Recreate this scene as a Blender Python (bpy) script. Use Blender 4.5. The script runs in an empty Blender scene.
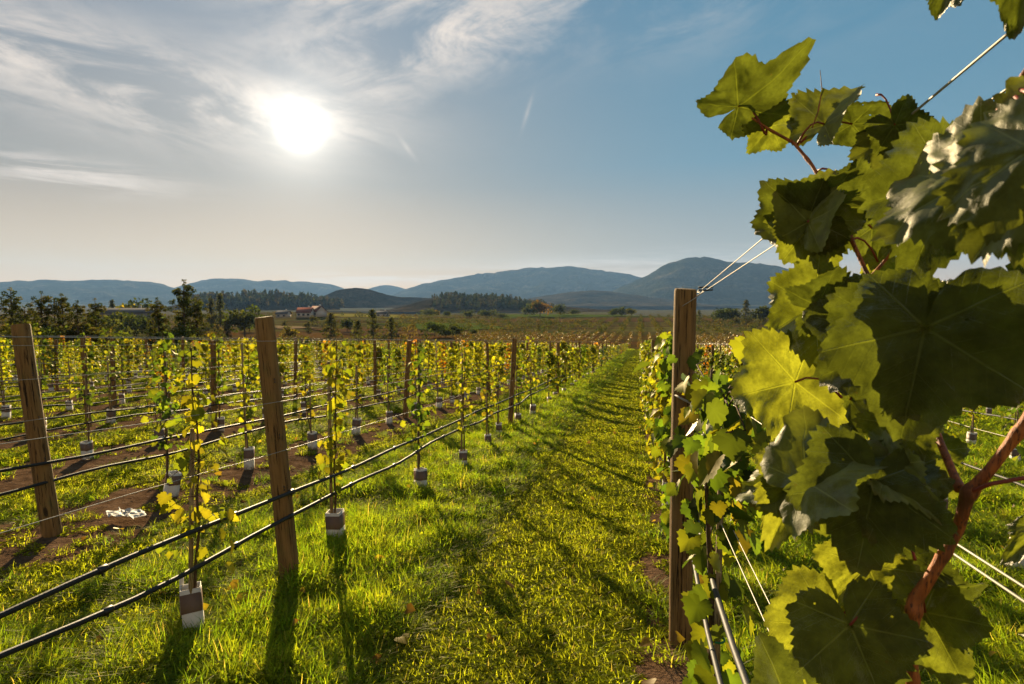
import bpy, math, random
import numpy as np
from mathutils import Vector, Matrix

# ------------------------------------------------------------------ camera, sky, sun, exposure
SC = bpy.context.scene
COL = SC.collection
rad = math.radians
SLOPE = 0.061                       # the vineyard falls gently away from the camera along +Y (the row direction)
CAM_Z = 1.65
FPX = 626.0                         # 22 mm lens on 36 mm film, 1024 px wide
YAW = rad(11.58)
PIT = math.atan(39 / 626)
cam_data = bpy.data.cameras.new('camera')
cam = bpy.data.objects.new('camera', cam_data)
COL.objects.link(cam)
cam_data.lens = 36 * FPX / 1024
cam_data.sensor_width = 36
cam_data.clip_start = 0.02
cam_data.clip_end = 30000
cam.location = (0, 0, CAM_Z)
cam.rotation_euler = (math.pi / 2 - PIT, 0, YAW)
cam_data.dof.use_dof = True
cam_data.dof.focus_distance = 1.6
cam_data.dof.aperture_fstop = 14
SC.camera = cam
CF = np.array([-math.sin(YAW) * math.cos(PIT), math.cos(YAW) * math.cos(PIT), -math.sin(PIT)])
CR = np.array([math.cos(YAW), math.sin(YAW), 0])
CU = np.cross(CR, CF)
CC = np.array([0, 0, CAM_Z])

SUN_DIR = np.array([-0.48333, 0.83856, 0.25142])
SUN_EL = math.asin(SUN_DIR[2])
SUN_AZ = math.atan2(SUN_DIR[0], SUN_DIR[1])
sl = bpy.data.lights.new('sun', 'SUN')
sl.energy = 5.0
sl.angle = rad(0.6)
sl.color = (1.0, 0.78, 0.46)
so = bpy.data.objects.new('sun', sl)
COL.objects.link(so)
so.rotation_euler = Vector(SUN_DIR).to_track_quat('Z', 'Y').to_euler()

SC.view_settings.view_transform = 'Standard'
SC.view_settings.look = 'None'
SC.view_settings.exposure = 1.72
SC.view_settings.gamma = 1.0
SC.view_settings.use_curve_mapping = False
SC.render.engine = 'CYCLES'
SC.cycles.use_denoising = True
SC.cycles.max_bounces = 7
SC.cycles.diffuse_bounces = 3
SC.cycles.transmission_bounces = 6
SC.cycles.transparent_max_bounces = 8
SC.cycles.volume_bounces = 0
SC.cycles.caustics_reflective = False
SC.cycles.caustics_refractive = False


class NT:
    """small helper for node trees"""
    def __init__(self, tree):
        self.t = tree
        self.n = tree.nodes
        self.l = tree.links

    def node(self, typ, ins=None, **kw):
        nd = self.n.new(typ)
        for k, v in kw.items():
            setattr(nd, k, v)
        for k, v in (ins or {}).items():
            self.set(nd, k, v)
        return nd

    def set(self, nd, k, v):
        s = nd.inputs[k]
        if isinstance(v, bpy.types.NodeSocket):
            self.l.new(v, s)
        elif isinstance(v, bpy.types.Node):
            self.l.new(v.outputs[0], s)
        else:
            if s.type == 'RGBA' and len(v) == 3:
                v = (*v, 1)
            s.default_value = v

    def math(self, op, a, b=0.0, c=None, clamp=False):
        nd = self.n.new('ShaderNodeMath')
        nd.operation = op
        nd.use_clamp = clamp
        self.set(nd, 0, a)
        self.set(nd, 1, b)
        if c is not None:
            self.set(nd, 2, c)
        return nd.outputs[0]

    def mix(self, f, a, b, mode='MIX'):
        nd = self.n.new('ShaderNodeMix')
        nd.data_type = 'RGBA'
        nd.blend_type = mode
        self.set(nd, 0, f)
        self.set(nd, 6, a)
        self.set(nd, 7, b)
        return nd.outputs[2]

    def ramp(self, f, stops, interp='LINEAR'):
        nd = self.n.new('ShaderNodeValToRGB')
        nd.color_ramp.interpolation = interp
        e = nd.color_ramp.elements
        while len(e) < len(stops):
            e.new(0.5)
        for q, (p, c) in zip(e, stops):
            q.position = p
            q.color = (*c, 1) if len(c) == 3 else c
        self.set(nd, 0, f)
        return nd.outputs[0]

    def noise(self, vec, scale, detail=3, rough=0.55, dist=0.0):
        nd = self.node('ShaderNodeTexNoise', {'Scale': scale, 'Detail': detail, 'Roughness': rough, 'Distortion': dist})
        if vec is not None:
            self.set(nd, 'Vector', vec)
        return nd.outputs[0]

    def smooth(self, v, a, b):
        nd = self.n.new('ShaderNodeMapRange')
        nd.interpolation_type = 'SMOOTHSTEP'
        self.set(nd, 0, v)
        self.set(nd, 1, a)
        self.set(nd, 2, b)
        return nd.outputs[0]

    def scale_vec(self, v, s):
        nd = self.node('ShaderNodeMapping')
        self.set(nd, 'Vector', v)
        self.set(nd, 'Scale', s)
        return nd.outputs[0]


def build_world():
    w = bpy.data.worlds.new('World')
    SC.world = w
    w.use_nodes = True
    N = NT(w.node_tree)
    N.n.clear()
    out = N.node('ShaderNodeOutputWorld')
    sky = N.node('ShaderNodeTexSky', sky_type='NISHITA')
    sky.sun_disc = False
    sky.sun_elevation = SUN_EL
    sky.sun_rotation = SUN_AZ
    sky.air_density = 1.0
    sky.dust_density = 0.6
    sky.ozone_density = 1.6
    tc = N.node('ShaderNodeTexCoord')
    d = tc.outputs['Generated']
    sep = N.node('ShaderNodeSeparateXYZ', {0: d})
    el = N.math('ARCSINE', sep.outputs[2])
    # azimuth measured from the sun, positive to the right
    ca, sa = math.cos(SUN_AZ), math.sin(SUN_AZ)
    fx = N.math('ADD', N.math('MULTIPLY', sep.outputs[0], ca), N.math('MULTIPLY', sep.outputs[1], -sa))
    fy = N.math('ADD', N.math('MULTIPLY', sep.outputs[0], sa), N.math('MULTIPLY', sep.outputs[1], ca))
    az = N.math('ARCTAN2', fx, fy)
    dot = N.node('ShaderNodeVectorMath', {0: d, 1: tuple(SUN_DIR)}, operation='DOT_PRODUCT').outputs['Value']
    ang = N.math('ARCCOSINE', N.math('MINIMUM', dot, 1.0))
    # the clear sky: the sky model held back around the sun, where thin high haze veils it
    base = N.node('ShaderNodeGamma', {0: sky.outputs[0], 1: 0.62}).outputs[0]
    base = N.mix(1.0, base, (1.0, 1.0, 1.0), 'MULTIPLY')
    veil_c = N.ramp(N.math('DIVIDE', el, 0.6), [(0.0, (6.4, 3.6, 1.5)), (0.10, (4.7, 3.2, 1.75)), (0.30, (2.0, 1.85, 1.65)), (0.62, (1.2, 1.5, 1.9)), (1.0, (0.85, 1.5, 2.2))])
    side = N.smooth(az, -0.05, 0.75)
    blue_c = N.ramp(N.math('DIVIDE', el, 0.6), [(0.0, (5.0, 2.8, 1.3)), (0.12, (2.2, 2.1, 1.85)), (0.35, (0.80, 1.75, 2.4)), (1.0, (0.18, 1.2, 2.2))])
    veil = N.mix(side, veil_c, blue_c)
    skyc = N.mix(0.92, base, veil)
    # cirrus: streaked noise in sky angles, gathered into a few banks
    comb = N.node('ShaderNodeCombineXYZ', {0: az, 1: el, 2: 0.0}).outputs[0]

    def bank(cu, cv, rot, su, sv):
        c, s = math.cos(rot), math.sin(rot)
        du = N.math('SUBTRACT', az, cu)
        dv = N.math('SUBTRACT', el, cv)
        a = N.math('DIVIDE', N.math('ADD', N.math('MULTIPLY', du, c), N.math('MULTIPLY', dv, s)), su)
        b = N.math('DIVIDE', N.math('ADD', N.math('MULTIPLY', du, -s), N.math('MULTIPLY', dv, c)), sv)
        r2 = N.math('ADD', N.math('MULTIPLY', a, a), N.math('MULTIPLY', b, b))
        return N.math('POWER', 2.718, N.math('MULTIPLY', r2, -1.0))

    def streak(rot, sx, sy, detail, seed):
        m = N.node('ShaderNodeMapping', {'Vector': comb, 'Rotation': (0, 0, rot), 'Location': (seed, seed * 0.7, 0)})
        m2 = N.node('ShaderNodeMapping', {'Vector': m.outputs[0], 'Scale': (sx, sy, 1)})
        return N.noise(m2.outputs[0], 1.0, detail, 0.62, 0.6)
    s1 = streak(0.16, 4.5, 17, 8, 1.7)
    s2 = streak(-0.28, 4, 13, 8, 4.1)
    s3 = streak(0.0, 4, 55, 6, 7.3)
    fine = streak(0.2, 22, 60, 5, 2.2)
    b1 = N.math('MAXIMUM', bank(-0.30, 0.300, -0.17, 0.26, 0.060), bank(-0.10, 0.275, -0.05, 0.20, 0.042))
    b2 = N.math('MAXIMUM', bank(0.22, 0.395, 0.16, 0.24, 0.06), bank(0.0, 0.47, -0.1, 0.5, 0.06))
    b2 = N.math('MAXIMUM', b2, N.math('MULTIPLY', bank(0.09, 0.325, -0.15, 0.10, 0.028), 0.6))
    b3 = N.math('MAXIMUM', bank(0.30, 0.040, 0.02, 0.42, 0.012), bank(-0.3, 0.165, -0.05, 0.12, 0.018))
    b3 = N.math('MAXIMUM', b3, N.math('MULTIPLY', bank(0.55, 0.062, 0.05, 0.40, 0.015), 0.8))
    c1 = N.math('MULTIPLY', b1, N.smooth(s1, 0.34, 0.58))
    c2 = N.math('MULTIPLY', b2, N.smooth(s2, 0.36, 0.60))
    c3 = N.math('MULTIPLY', b3, N.smooth(s3, 0.42, 0.66))
    c4 = N.math('MULTIPLY', N.math('MAXIMUM', bank(0.157, 0.236, -0.9, 0.018, 0.0035), bank(0.345, 0.29, 1.25, 0.022, 0.003)), 0.3)
    cl = N.math('ADD', N.math('ADD', c1, c2), N.math('ADD', c3, c4), clamp=True)
    cl = N.math('MULTIPLY', cl, N.math('ADD', 0.30, N.math('MULTIPLY', fine, 1.15)), clamp=True)
    near = N.math('POWER', 2.718, N.math('MULTIPLY', ang, -3.2))
    cloud_c = N.mix(near, (4.9, 4.3, 3.8), (6.4, 5.6, 4.8))
    skyc = N.mix(N.math('MULTIPLY', cl, 0.95), skyc, cloud_c)
    back = N.smooth(N.math('MULTIPLY', dot, -1.0), -0.10, 0.55)  # warm cloud bank added in the sky behind the camera as fill light
    fill_noise = N.noise(d, 2.3, 7, 0.6, 0.5)
    back_fill = N.math('MULTIPLY', N.math('MULTIPLY', back, N.smooth(fill_noise, 0.38, 0.58)), N.smooth(el, 0.0, 0.08))
    skyc = N.mix(N.math('MULTIPLY', back_fill, 0.95), skyc, (5.4, 4.1, 2.7))
    # the sun's own glow through the veil
    g1 = N.math('MULTIPLY', N.math('POWER', 2.718, N.math('MULTIPLY', N.math('POWER', N.math('DIVIDE', ang, 0.0165), 2.0), -1.0)), 80.0)
    g2 = N.math('MULTIPLY', N.math('POWER', 2.718, N.math('DIVIDE', ang, -0.032)), 9.0)
    g3 = N.math('MULTIPLY', N.math('POWER', 2.718, N.math('DIVIDE', ang, -0.17)), 1.5)
    glow = N.math('ADD', N.math('ADD', g1, g2), g3)
    gcol = N.node('ShaderNodeVectorMath', {0: (1.0, 0.93, 0.80), 'Scale': glow}, operation='SCALE').outputs[0]
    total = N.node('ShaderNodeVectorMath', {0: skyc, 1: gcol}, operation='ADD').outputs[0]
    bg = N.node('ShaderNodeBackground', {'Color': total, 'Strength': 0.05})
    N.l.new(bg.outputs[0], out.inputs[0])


build_world()


# ------------------------------------------------------------------ geometry helpers
def at(px, py, depth):
    """a world point seen at a place of the photograph, depth metres in front of the camera"""
    return CC + depth * (CF + CR * ((px - 512) / FPX) - CU * ((py - 342) / FPX))


def proj(P):
    d = np.asarray(P, float) - CC
    z = d @ CF
    return 512 + FPX * (d @ CR) / z, 342 - FPX * (d @ CU) / z, z


ROWS_L = [-2.25 - 2.4 * i for i in range(24)]
ROWS_R = [0.28 + 2.42 * i for i in range(9)]


def gz(x, y):
    """height of the ground"""
    x = np.asarray(x, float)
    y = np.asarray(y, float)
    w = 9.0
    t = np.clip((y - 122) / w, -40, 40)
    over = np.where(t > 30, t * w, w * np.log1p(np.exp(np.minimum(t, 30))))
    z = -SLOPE * (y - over)
    z = np.clip(z, -20, 3.0)
    r = np.hypot(x, y)
    far = np.clip((r - 170) / 300, 0, 1)
    far = far * far * (3 - 2 * far)
    z = z + far * (1.2 * np.sin(x * 0.011 + 1.0) * np.sin(y * 0.008 + 0.4) + 0.8 * np.sin(x * 0.027 + y * 0.019))
    for mx_, my_, mh_, mr_ in ((-157, 168, 4.2, 26), (-164, 292, 2.0, 34)):
        z = z + mh_ * np.exp(-((x - mx_) ** 2 + (y - my_) ** 2) / mr_ ** 2)
    near = np.clip(1 - r / 60, 0, 1)
    z = z + near * (0.018 * np.sin(x * 3.1 + y * 1.3) * np.sin(y * 2.3 - x * 0.7) + 0.012 * np.sin(x * 7.3 + 2) * np.sin(y * 5.1))
    # low berms under the vine rows, shallow wheel tracks in the lane
    row = ((x + 2.25 + 1.2) % 2.4) - 1.2
    z = z + np.clip(1 - r / 90, 0, 1) * 0.05 * np.exp(-(row / 0.45) ** 2)
    return z


class MB:
    """collects shapes as triangles; build() links them as ONE mesh object"""
    def __init__(self):
        self.V, self.T, self.M, self.C, self.n = [], [], [], [], 0
        self.UV = []

    def add(self, V, T, mi=0, col=(1, 1, 1), uv=None):
        V = np.asarray(V, float).reshape(-1, 3)
        T = np.asarray(T, int).reshape(-1, 3)
        self.V.append(V)
        self.T.append(T + self.n)
        self.M.append(np.full(len(T), mi))
        c = np.asarray(col, float)
        self.C.append(np.broadcast_to(c, (len(V), 3)) if c.ndim == 1 else c)
        self.UV.append(np.zeros((len(V), 2)) if uv is None else uv)
        self.n += len(V)

    def quads(self, V, Q, mi=0, col=(1, 1, 1)):
        Q = np.asarray(Q, int).reshape(-1, 4)
        self.add(V, np.concatenate([Q[:, [0, 1, 2]], Q[:, [0, 2, 3]]]), mi, col)

    def box(self, c, s, rz=0.0, mi=0, col=(1, 1, 1), tilt=None):
        sx, sy, sz = np.asarray(s) / 2
        V = np.array([[x, y, z] for x in (-sx, sx) for y in (-sy, sy) for z in (-sz, sz)])
        ca, sa = math.cos(rz), math.sin(rz)
        V = V @ np.array([[ca, sa, 0], [-sa, ca, 0], [0, 0, 1]])
        if tilt is not None:
            V = V @ np.asarray(tilt).T
        V = V + np.asarray(c)
        self.quads(V, [[0, 1, 3, 2], [4, 6, 7, 5], [0, 4, 5, 1], [2, 3, 7, 6], [0, 2, 6, 4], [1, 5, 7, 3]], mi, col)

    def tube(self, path, r, seg=8, mi=0, col=(1, 1, 1), cap=True, wob=0.0, rng=None):
        P = np.asarray(path, float)
        n = len(P)
        r = np.broadcast_to(np.asarray(r, float), (n,))
        d = np.gradient(P, axis=0)
        d /= np.linalg.norm(d, axis=1)[:, None] + 1e-12
        ref = np.array([0.0, 0, 1]) if abs(d[0][2]) < 0.9 else np.array([1.0, 0, 0])
        V = []
        a = np.arange(seg) * 2 * math.pi / seg
        for i in range(n):
            u = np.cross(ref, d[i])
            u /= np.linalg.norm(u) + 1e-12
            v = np.cross(d[i], u)
            ref = np.cross(d[i], u) if False else ref
            rr = np.full(seg, r[i])
            if wob and rng is not None:
                rr = rr * (1 + wob * (rng.rand(seg) - 0.5))
            V.append(P[i] + rr[:, None] * (np.cos(a)[:, None] * u + np.sin(a)[:, None] * v))
        V = np.concatenate(V)
        Q = []
        for i in range(n - 1):
            for j in range(seg):
                k = (j + 1) % seg
                Q.append([i * seg + j, i * seg + k, (i + 1) * seg + k, (i + 1) * seg + j])
        Q = np.array(Q)
        T = np.concatenate([Q[:, [0, 1, 2]], Q[:, [0, 2, 3]]])
        if cap:
            V = np.concatenate([V, P[:1], P[-1:]])
            b = n * seg
            T = np.concatenate([T, [[b, (j + 1) % seg, j] for j in range(seg)],
                                [[b + 1, (n - 1) * seg + j, (n - 1) * seg + (j + 1) % seg] for j in range(seg)]])
        self.add(V, T, mi, col)

    def leaves(self, tmpl, P, nrm, tip, size, cols, mi=0):
        """many copies of a leaf outline: P positions, nrm face directions, tip directions"""
        tv, tt = tmpl
        P = np.asarray(P, float)
        m = len(P)
        if m == 0:
            return
        tip = np.asarray(tip, float)
        tip = tip / (np.linalg.norm(tip, axis=1)[:, None] + 1e-9)
        nrm = np.asarray(nrm, float)
        b = np.cross(nrm, tip)
        b /= np.linalg.norm(b, axis=1)[:, None] + 1e-9
        nn = np.cross(tip, b)
        s = np.broadcast_to(np.asarray(size, float), (m,))
        V = P[:, None, :] + s[:, None, None] * (tv[None, :, 0, None] * b[:, None, :] + tv[None, :, 1, None] * tip[:, None, :] + tv[None, :, 2, None] * nn[:, None, :])
        k = len(tv)
        T = tt[None] + (np.arange(m) * k)[:, None, None]
        self.add(V.reshape(-1, 3), T.reshape(-1, 3), mi, np.repeat(np.broadcast_to(np.asarray(cols, float), (m, 3)), k, axis=0) * (np.where(np.arange(k) == 0, 1.2, 0.78 + 0.4 * _lat.ravel()[:k]) if k > 8 else np.ones(k))[np.tile(np.arange(k), m)][:, None])

    def merge(self, o, M=None, off=(0, 0, 0), mi_map=None):
        for V, T, mm, C in zip(o.V, o.T, o.M, o.C):
            pass
        V, T, mm, C = o.arrays()
        if M is not None:
            V = V @ np.asarray(M).T
        V = V + np.asarray(off)
        if mi_map is not None:
            mm = np.array([mi_map[q] for q in range(max(mi_map) + 1)])[mm] if isinstance(mi_map, dict) else mm + mi_map
        self.V.append(V)
        self.T.append(T + self.n)
        self.M.append(mm)
        self.C.append(C)
        self.UV.append(np.zeros((len(V), 2)))
        self.n += len(V)

    def arrays(self):
        return np.concatenate(self.V), np.concatenate(self.T), np.concatenate(self.M), np.concatenate(self.C)

    def mesh(self, name, mats, smooth=False):
        V, T, M, C = self.arrays()
        me = bpy.data.meshes.new(name)
        me.vertices.add(len(V))
        me.vertices.foreach_set('co', V.astype(np.float32).ravel())
        me.loops.add(len(T) * 3)
        me.loops.foreach_set('vertex_index', T.astype(np.int32).ravel())
        me.polygons.add(len(T))
        me.polygons.foreach_set('loop_start', np.arange(0, len(T) * 3, 3, dtype=np.int32))
        for m in (mats if isinstance(mats, (list, tuple)) else [mats]):
            me.materials.append(m)
        me.polygons.foreach_set('material_index', M.astype(np.int32))
        if smooth:
            me.polygons.foreach_set('use_smooth', np.ones(len(T), dtype=bool))
        ca = me.attributes.new('Col', 'FLOAT_COLOR', 'POINT')
        ca.data.foreach_set('color', np.concatenate([C, np.ones((len(C), 1))], axis=1).astype(np.float32).ravel())
        UV = np.concatenate(self.UV)
        if np.any(UV):
            ua = me.attributes.new('LeafUV', 'FLOAT2', 'POINT')
            ua.data.foreach_set('vector', UV.astype(np.float32).ravel())
        me.update(calc_edges=True)
        me.validate()
        return me

    def build(self, name, mats, parent=None, smooth=False, loc=None):
        o = bpy.data.objects.new(name, self.mesh(name, mats, smooth))
        COL.objects.link(o)
        if parent is not None:
            o.parent = parent
        if loc is not None:
            o.location = loc
        return o


def tag(o, label=None, cat=None, group=None, kind=None):
    if label:
        o['label'] = label
    if cat:
        o['category'] = cat
    if group:
        o['group'] = group
    if kind:
        o['kind'] = kind
    return o


def empty(name, loc, label, cat, group=None, rz=0.0):
    o = bpy.data.objects.new(name, None)
    o.empty_display_size = 0.1
    COL.objects.link(o)
    o.location = loc
    o.rotation_euler = (0, 0, rz)
    return tag(o, label, cat, group)


def copy_tree(o, parent=None):
    c = o.copy()
    COL.objects.link(c)
    c.parent = parent
    for ch in list(o.children):
        copy_tree(ch, c)
    return c


def smoothstep(a, b, x):
    t = np.clip((np.asarray(x, float) - a) / (b - a), 0, 1)
    return t * t * (3 - 2 * t)


_lat = np.random.RandomState(5).rand(64, 64)


def vnoise(x, y):
    x = np.asarray(x, float)
    y = np.asarray(y, float)
    xi = np.floor(x).astype(int)
    yi = np.floor(y).astype(int)
    fx = x - xi
    fy = y - yi
    fx = fx * fx * (3 - 2 * fx)
    fy = fy * fy * (3 - 2 * fy)
    g = lambda i, j: _lat[i % 64, j % 64]
    return (g(xi, yi) * (1 - fx) + g(xi + 1, yi) * fx) * (1 - fy) + (g(xi, yi + 1) * (1 - fx) + g(xi + 1, yi + 1) * fx) * fy


def fbm(x, y, o=4):
    s, a, t = 0, 1, 0
    for k in range(o):
        s = s + a * vnoise(x * 2 ** k + 13.7 * k, y * 2 ** k + 7.1 * k)
        t += a
        a *= 0.5
    return s / t


ORD = ['first', 'second', 'third', 'fourth', 'fifth', 'sixth', 'seventh', 'eighth', 'ninth', 'tenth', 'eleventh', 'twelfth',
       'thirteenth', 'fourteenth', 'fifteenth', 'sixteenth', 'seventeenth', 'eighteenth', 'nineteenth', 'twentieth',
       'twenty-first', 'twenty-second', 'twenty-third', 'twenty-fourth', 'twenty-fifth', 'twenty-sixth', 'twenty-seventh',
       'twenty-eighth', 'twenty-ninth', 'thirtieth', 'thirty-first', 'thirty-second', 'thirty-third', 'thirty-fourth',
       'thirty-fifth', 'thirty-sixth', 'thirty-seventh', 'thirty-eighth', 'thirty-ninth', 'fortieth']


# ------------------------------------------------------------------ materials
def new_mat(name):
    m = bpy.data.materials.new(name)
    m.use_nodes = True
    N = NT(m.node_tree)
    N.n.clear()
    out = N.node('ShaderNodeOutputMaterial')
    return m, N, out


def simple_mat(name, col, rough=0.8, var=0.25, scale=6.0, bump=0.0, metal=0.0, spec=0.3, bscale=None):
    m, N, out = new_mat(name)
    tc = N.node('ShaderNodeTexCoord')
    n = N.noise(tc.outputs['Object'], scale, 5, 0.6)
    c = N.mix(n, tuple(v * (1 - var) for v in col), tuple(min(1, v * (1 + var)) for v in col))
    b = N.node('ShaderNodeBsdfPrincipled', {'Base Color': c, 'Roughness': rough, 'Metallic': metal, 'Specular IOR Level': spec})
    if bump:
        bp = N.node('ShaderNodeBump', {'Height': N.noise(tc.outputs['Object'], bscale or scale * 3, 5, 0.6), 'Strength': bump, 'Distance': 0.02})
        N.l.new(bp.outputs[0], b.inputs['Normal'])
    N.l.new(b.outputs[0], out.inputs[0])
    return m


def foliage_mat(name, trans=0.5, sat=1.5, rough=0.45, gloss=0.05, tint=(1.25, 1.35, 0.55), rnd=0.25):
    """thin leaves: colour from the mesh, part of the light passes through"""
    m, N, out = new_mat(name)
    a = N.node('ShaderNodeAttribute', attribute_name='Col')
    oi = N.node('ShaderNodeObjectInfo')
    gi = N.node('ShaderNodeNewGeometry')
    v = N.math('ADD', 1 - rnd, N.math('MULTIPLY', gi.outputs['Random Per Island'], 2 * rnd))
    c = N.mix(1.0, a.outputs['Color'], N.node('ShaderNodeCombineXYZ', {0: v, 1: v, 2: v}).outputs[0], 'MULTIPLY')
    hs = N.node('ShaderNodeHueSaturation', {'Hue': N.math('ADD', 0.49, N.math('MULTIPLY', oi.outputs['Random'], 0.02)), 'Color': c})
    tcol = N.mix(1.0, hs.outputs[0], tuple(sat * t for t in tint), 'MULTIPLY')
    df = N.node('ShaderNodeBsdfDiffuse', {'Color': hs.outputs[0], 'Roughness': 0.6})
    tr = N.node('ShaderNodeBsdfTranslucent', {'Color': tcol})
    gl = N.node('ShaderNodeBsdfGlossy', {'Color': (1, 0.93, 0.75), 'Roughness': rough})
    mx = N.node('ShaderNodeMixShader', {0: trans, 1: df.outputs[0], 2: tr.outputs[0]})
    fr = N.node('ShaderNodeFresnel', {'IOR': 1.35})
    mx2 = N.node('ShaderNodeMixShader', {0: N.math('MULTIPLY', fr.outputs[0], gloss * 4), 1: mx.outputs[0], 2: gl.outputs[0]})
    N.l.new(mx2.outputs[0], out.inputs[0])
    return m


def wood_mat(name, dark, light, scale=1.0, green=0.0):
    m, N, out = new_mat(name)
    tc = N.node('ShaderNodeTexCoord')
    oi = N.node('ShaderNodeObjectInfo')
    off = N.node('ShaderNodeVectorMath', {0: tc.outputs['Object'], 1: N.node('ShaderNodeCombineXYZ', {0: N.math('MULTIPLY', oi.outputs['Random'], 37.0), 1: 0.0, 2: N.math('MULTIPLY', oi.outputs['Random'], 11.0)}).outputs[0]}, operation='ADD').outputs[0]
    v = N.scale_vec(off, (22 * scale, 22 * scale, 1.3 * scale))
    g = N.noise(v, 2.0, 8, 0.65, 0.6)
    v2 = N.scale_vec(off, (60 * scale, 60 * scale, 2.2 * scale))
    g2 = N.noise(v2, 2.0, 4, 0.6)
    blot = N.noise(off, 5.0 * scale, 4, 0.6)
    c = N.ramp(g, [(0.25, dark), (0.55, light), (0.8, tuple(min(1, q * 1.25) for q in light))])
    crack = N.smooth(g2, 0.36, 0.44)
    c = N.mix(crack, tuple(q * 0.25 for q in dark), c)
    c = N.mix(N.math('MULTIPLY', N.smooth(blot, 0.5, 0.75), 0.45), c, (0.10, 0.105, 0.03) if green else tuple(q * 0.6 for q in dark))
    kn = N.node('ShaderNodeTexVoronoi', {'Vector': N.scale_vec(off, (9 * scale, 9 * scale, 3.2 * scale)), 'Scale': 1.0})
    knot = N.smooth(kn.outputs['Distance'], 0.16, 0.09)
    c = N.mix(N.math('MULTIPLY', knot, 0.85), c, (0.02, 0.012, 0.006))
    b = N.node('ShaderNodeBsdfPrincipled', {'Base Color': c, 'Roughness': 0.85, 'Specular IOR Level': 0.2})
    h = N.math('ADD', N.math('MULTIPLY', g, 0.6), N.math('MULTIPLY', crack, 0.7))
    bp = N.node('ShaderNodeBump', {'Height': h, 'Strength': 0.7, 'Distance': 0.006})
    N.l.new(bp.outputs[0], b.inputs['Normal'])
    N.l.new(b.outputs[0], out.inputs[0])
    return m


M_POST = wood_mat('post_wood', (0.085, 0.044, 0.014), (0.22, 0.122, 0.042), 1.0, green=1)
M_STAKE = wood_mat('stake_wood', (0.14, 0.09, 0.045), (0.32, 0.23, 0.12), 2.5)
M_BARK = wood_mat('vine_bark', (0.045, 0.028, 0.015), (0.12, 0.075, 0.04), 3.0)
M_TRUNK = wood_mat('tree_bark', (0.025, 0.017, 0.011), (0.08, 0.055, 0.035), 0.3)
M_LEAF = foliage_mat('vine_leaf', 0.55, 1.08, 0.5, 0.04, tint=(1.25, 1.3, 0.4))
M_GRASS = foliage_mat('grass_blade', 0.58, 2.35, 0.5, 0.004, tint=(1.3, 1.3, 0.35), rnd=0.35)
M_TREE = foliage_mat('tree_leaf', 0.35, 1.3, 0.6, 0.0, rnd=0.3)
M_WIRE = simple_mat('galvanised_wire', (0.34, 0.31, 0.26), 0.55, 0.2, 40, metal=0.3, spec=0.3)
M_HOSE = simple_mat('black_hose', (0.018, 0.017, 0.016), 0.6, 0.4, 30, bump=0.1, spec=0.25)
M_METAL = simple_mat('dark_metal', (0.05, 0.045, 0.04), 0.45, 0.3, 30, metal=0.8)
M_PLASTIC = simple_mat('white_plastic', (0.36, 0.33, 0.29), 0.7, 0.4, 14, bump=0.2)
M_GREEN = simple_mat('green_tie', (0.01, 0.16, 0.05), 0.5, 0.2, 20)


def card_mat():
    m, N, out = new_mat('white_card')
    tc = N.node('ShaderNodeTexCoord')
    o = tc.outputs['Object']
    oi = N.node('ShaderNodeObjectInfo')
    off = N.node('ShaderNodeVectorMath', {0: o, 1: N.node('ShaderNodeCombineXYZ', {0: N.math('MULTIPLY', oi.outputs['Random'], 9.0), 1: 0.0, 2: 0.0}).outputs[0]}, operation='ADD').outputs[0]
    n = N.noise(off, 20, 5, 0.65)
    z = N.node('ShaderNodeSeparateXYZ', {0: o}).outputs[2]
    c = N.mix(n, (0.44, 0.40, 0.34), (0.64, 0.60, 0.53))
    mud = N.smooth(N.math('ADD', N.math('MULTIPLY', z, -3.5), n), 0.22, 0.50)
    c = N.mix(N.math('MULTIPLY', mud, 0.8), c, (0.13, 0.085, 0.05))
    b = N.node('ShaderNodeBsdfPrincipled', {'Base Color': c, 'Roughness': 0.75})
    bp = N.node('ShaderNodeBump', {'Height': N.noise(off, 11, 3, 0.5), 'Strength': 0.6, 'Distance': 0.01})
    N.l.new(bp.outputs[0], b.inputs['Normal'])
    N.l.new(b.outputs[0], out.inputs[0])
    return m


M_EDGE = card_mat()


def band_mat():
    m, N, out = new_mat('printed_band')
    tc = N.node('ShaderNodeTexCoord')
    o = tc.outputs['Object']
    n = N.noise(o, 18, 5, 0.6)
    c = N.mix(n, (0.075, 0.038, 0.022), (0.14, 0.08, 0.045))
    b = N.node('ShaderNodeBsdfPrincipled', {'Base Color': c, 'Roughness': 0.55})
    N.l.new(b.outputs[0], out.inputs[0])
    return m


M_BAND = band_mat()


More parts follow.
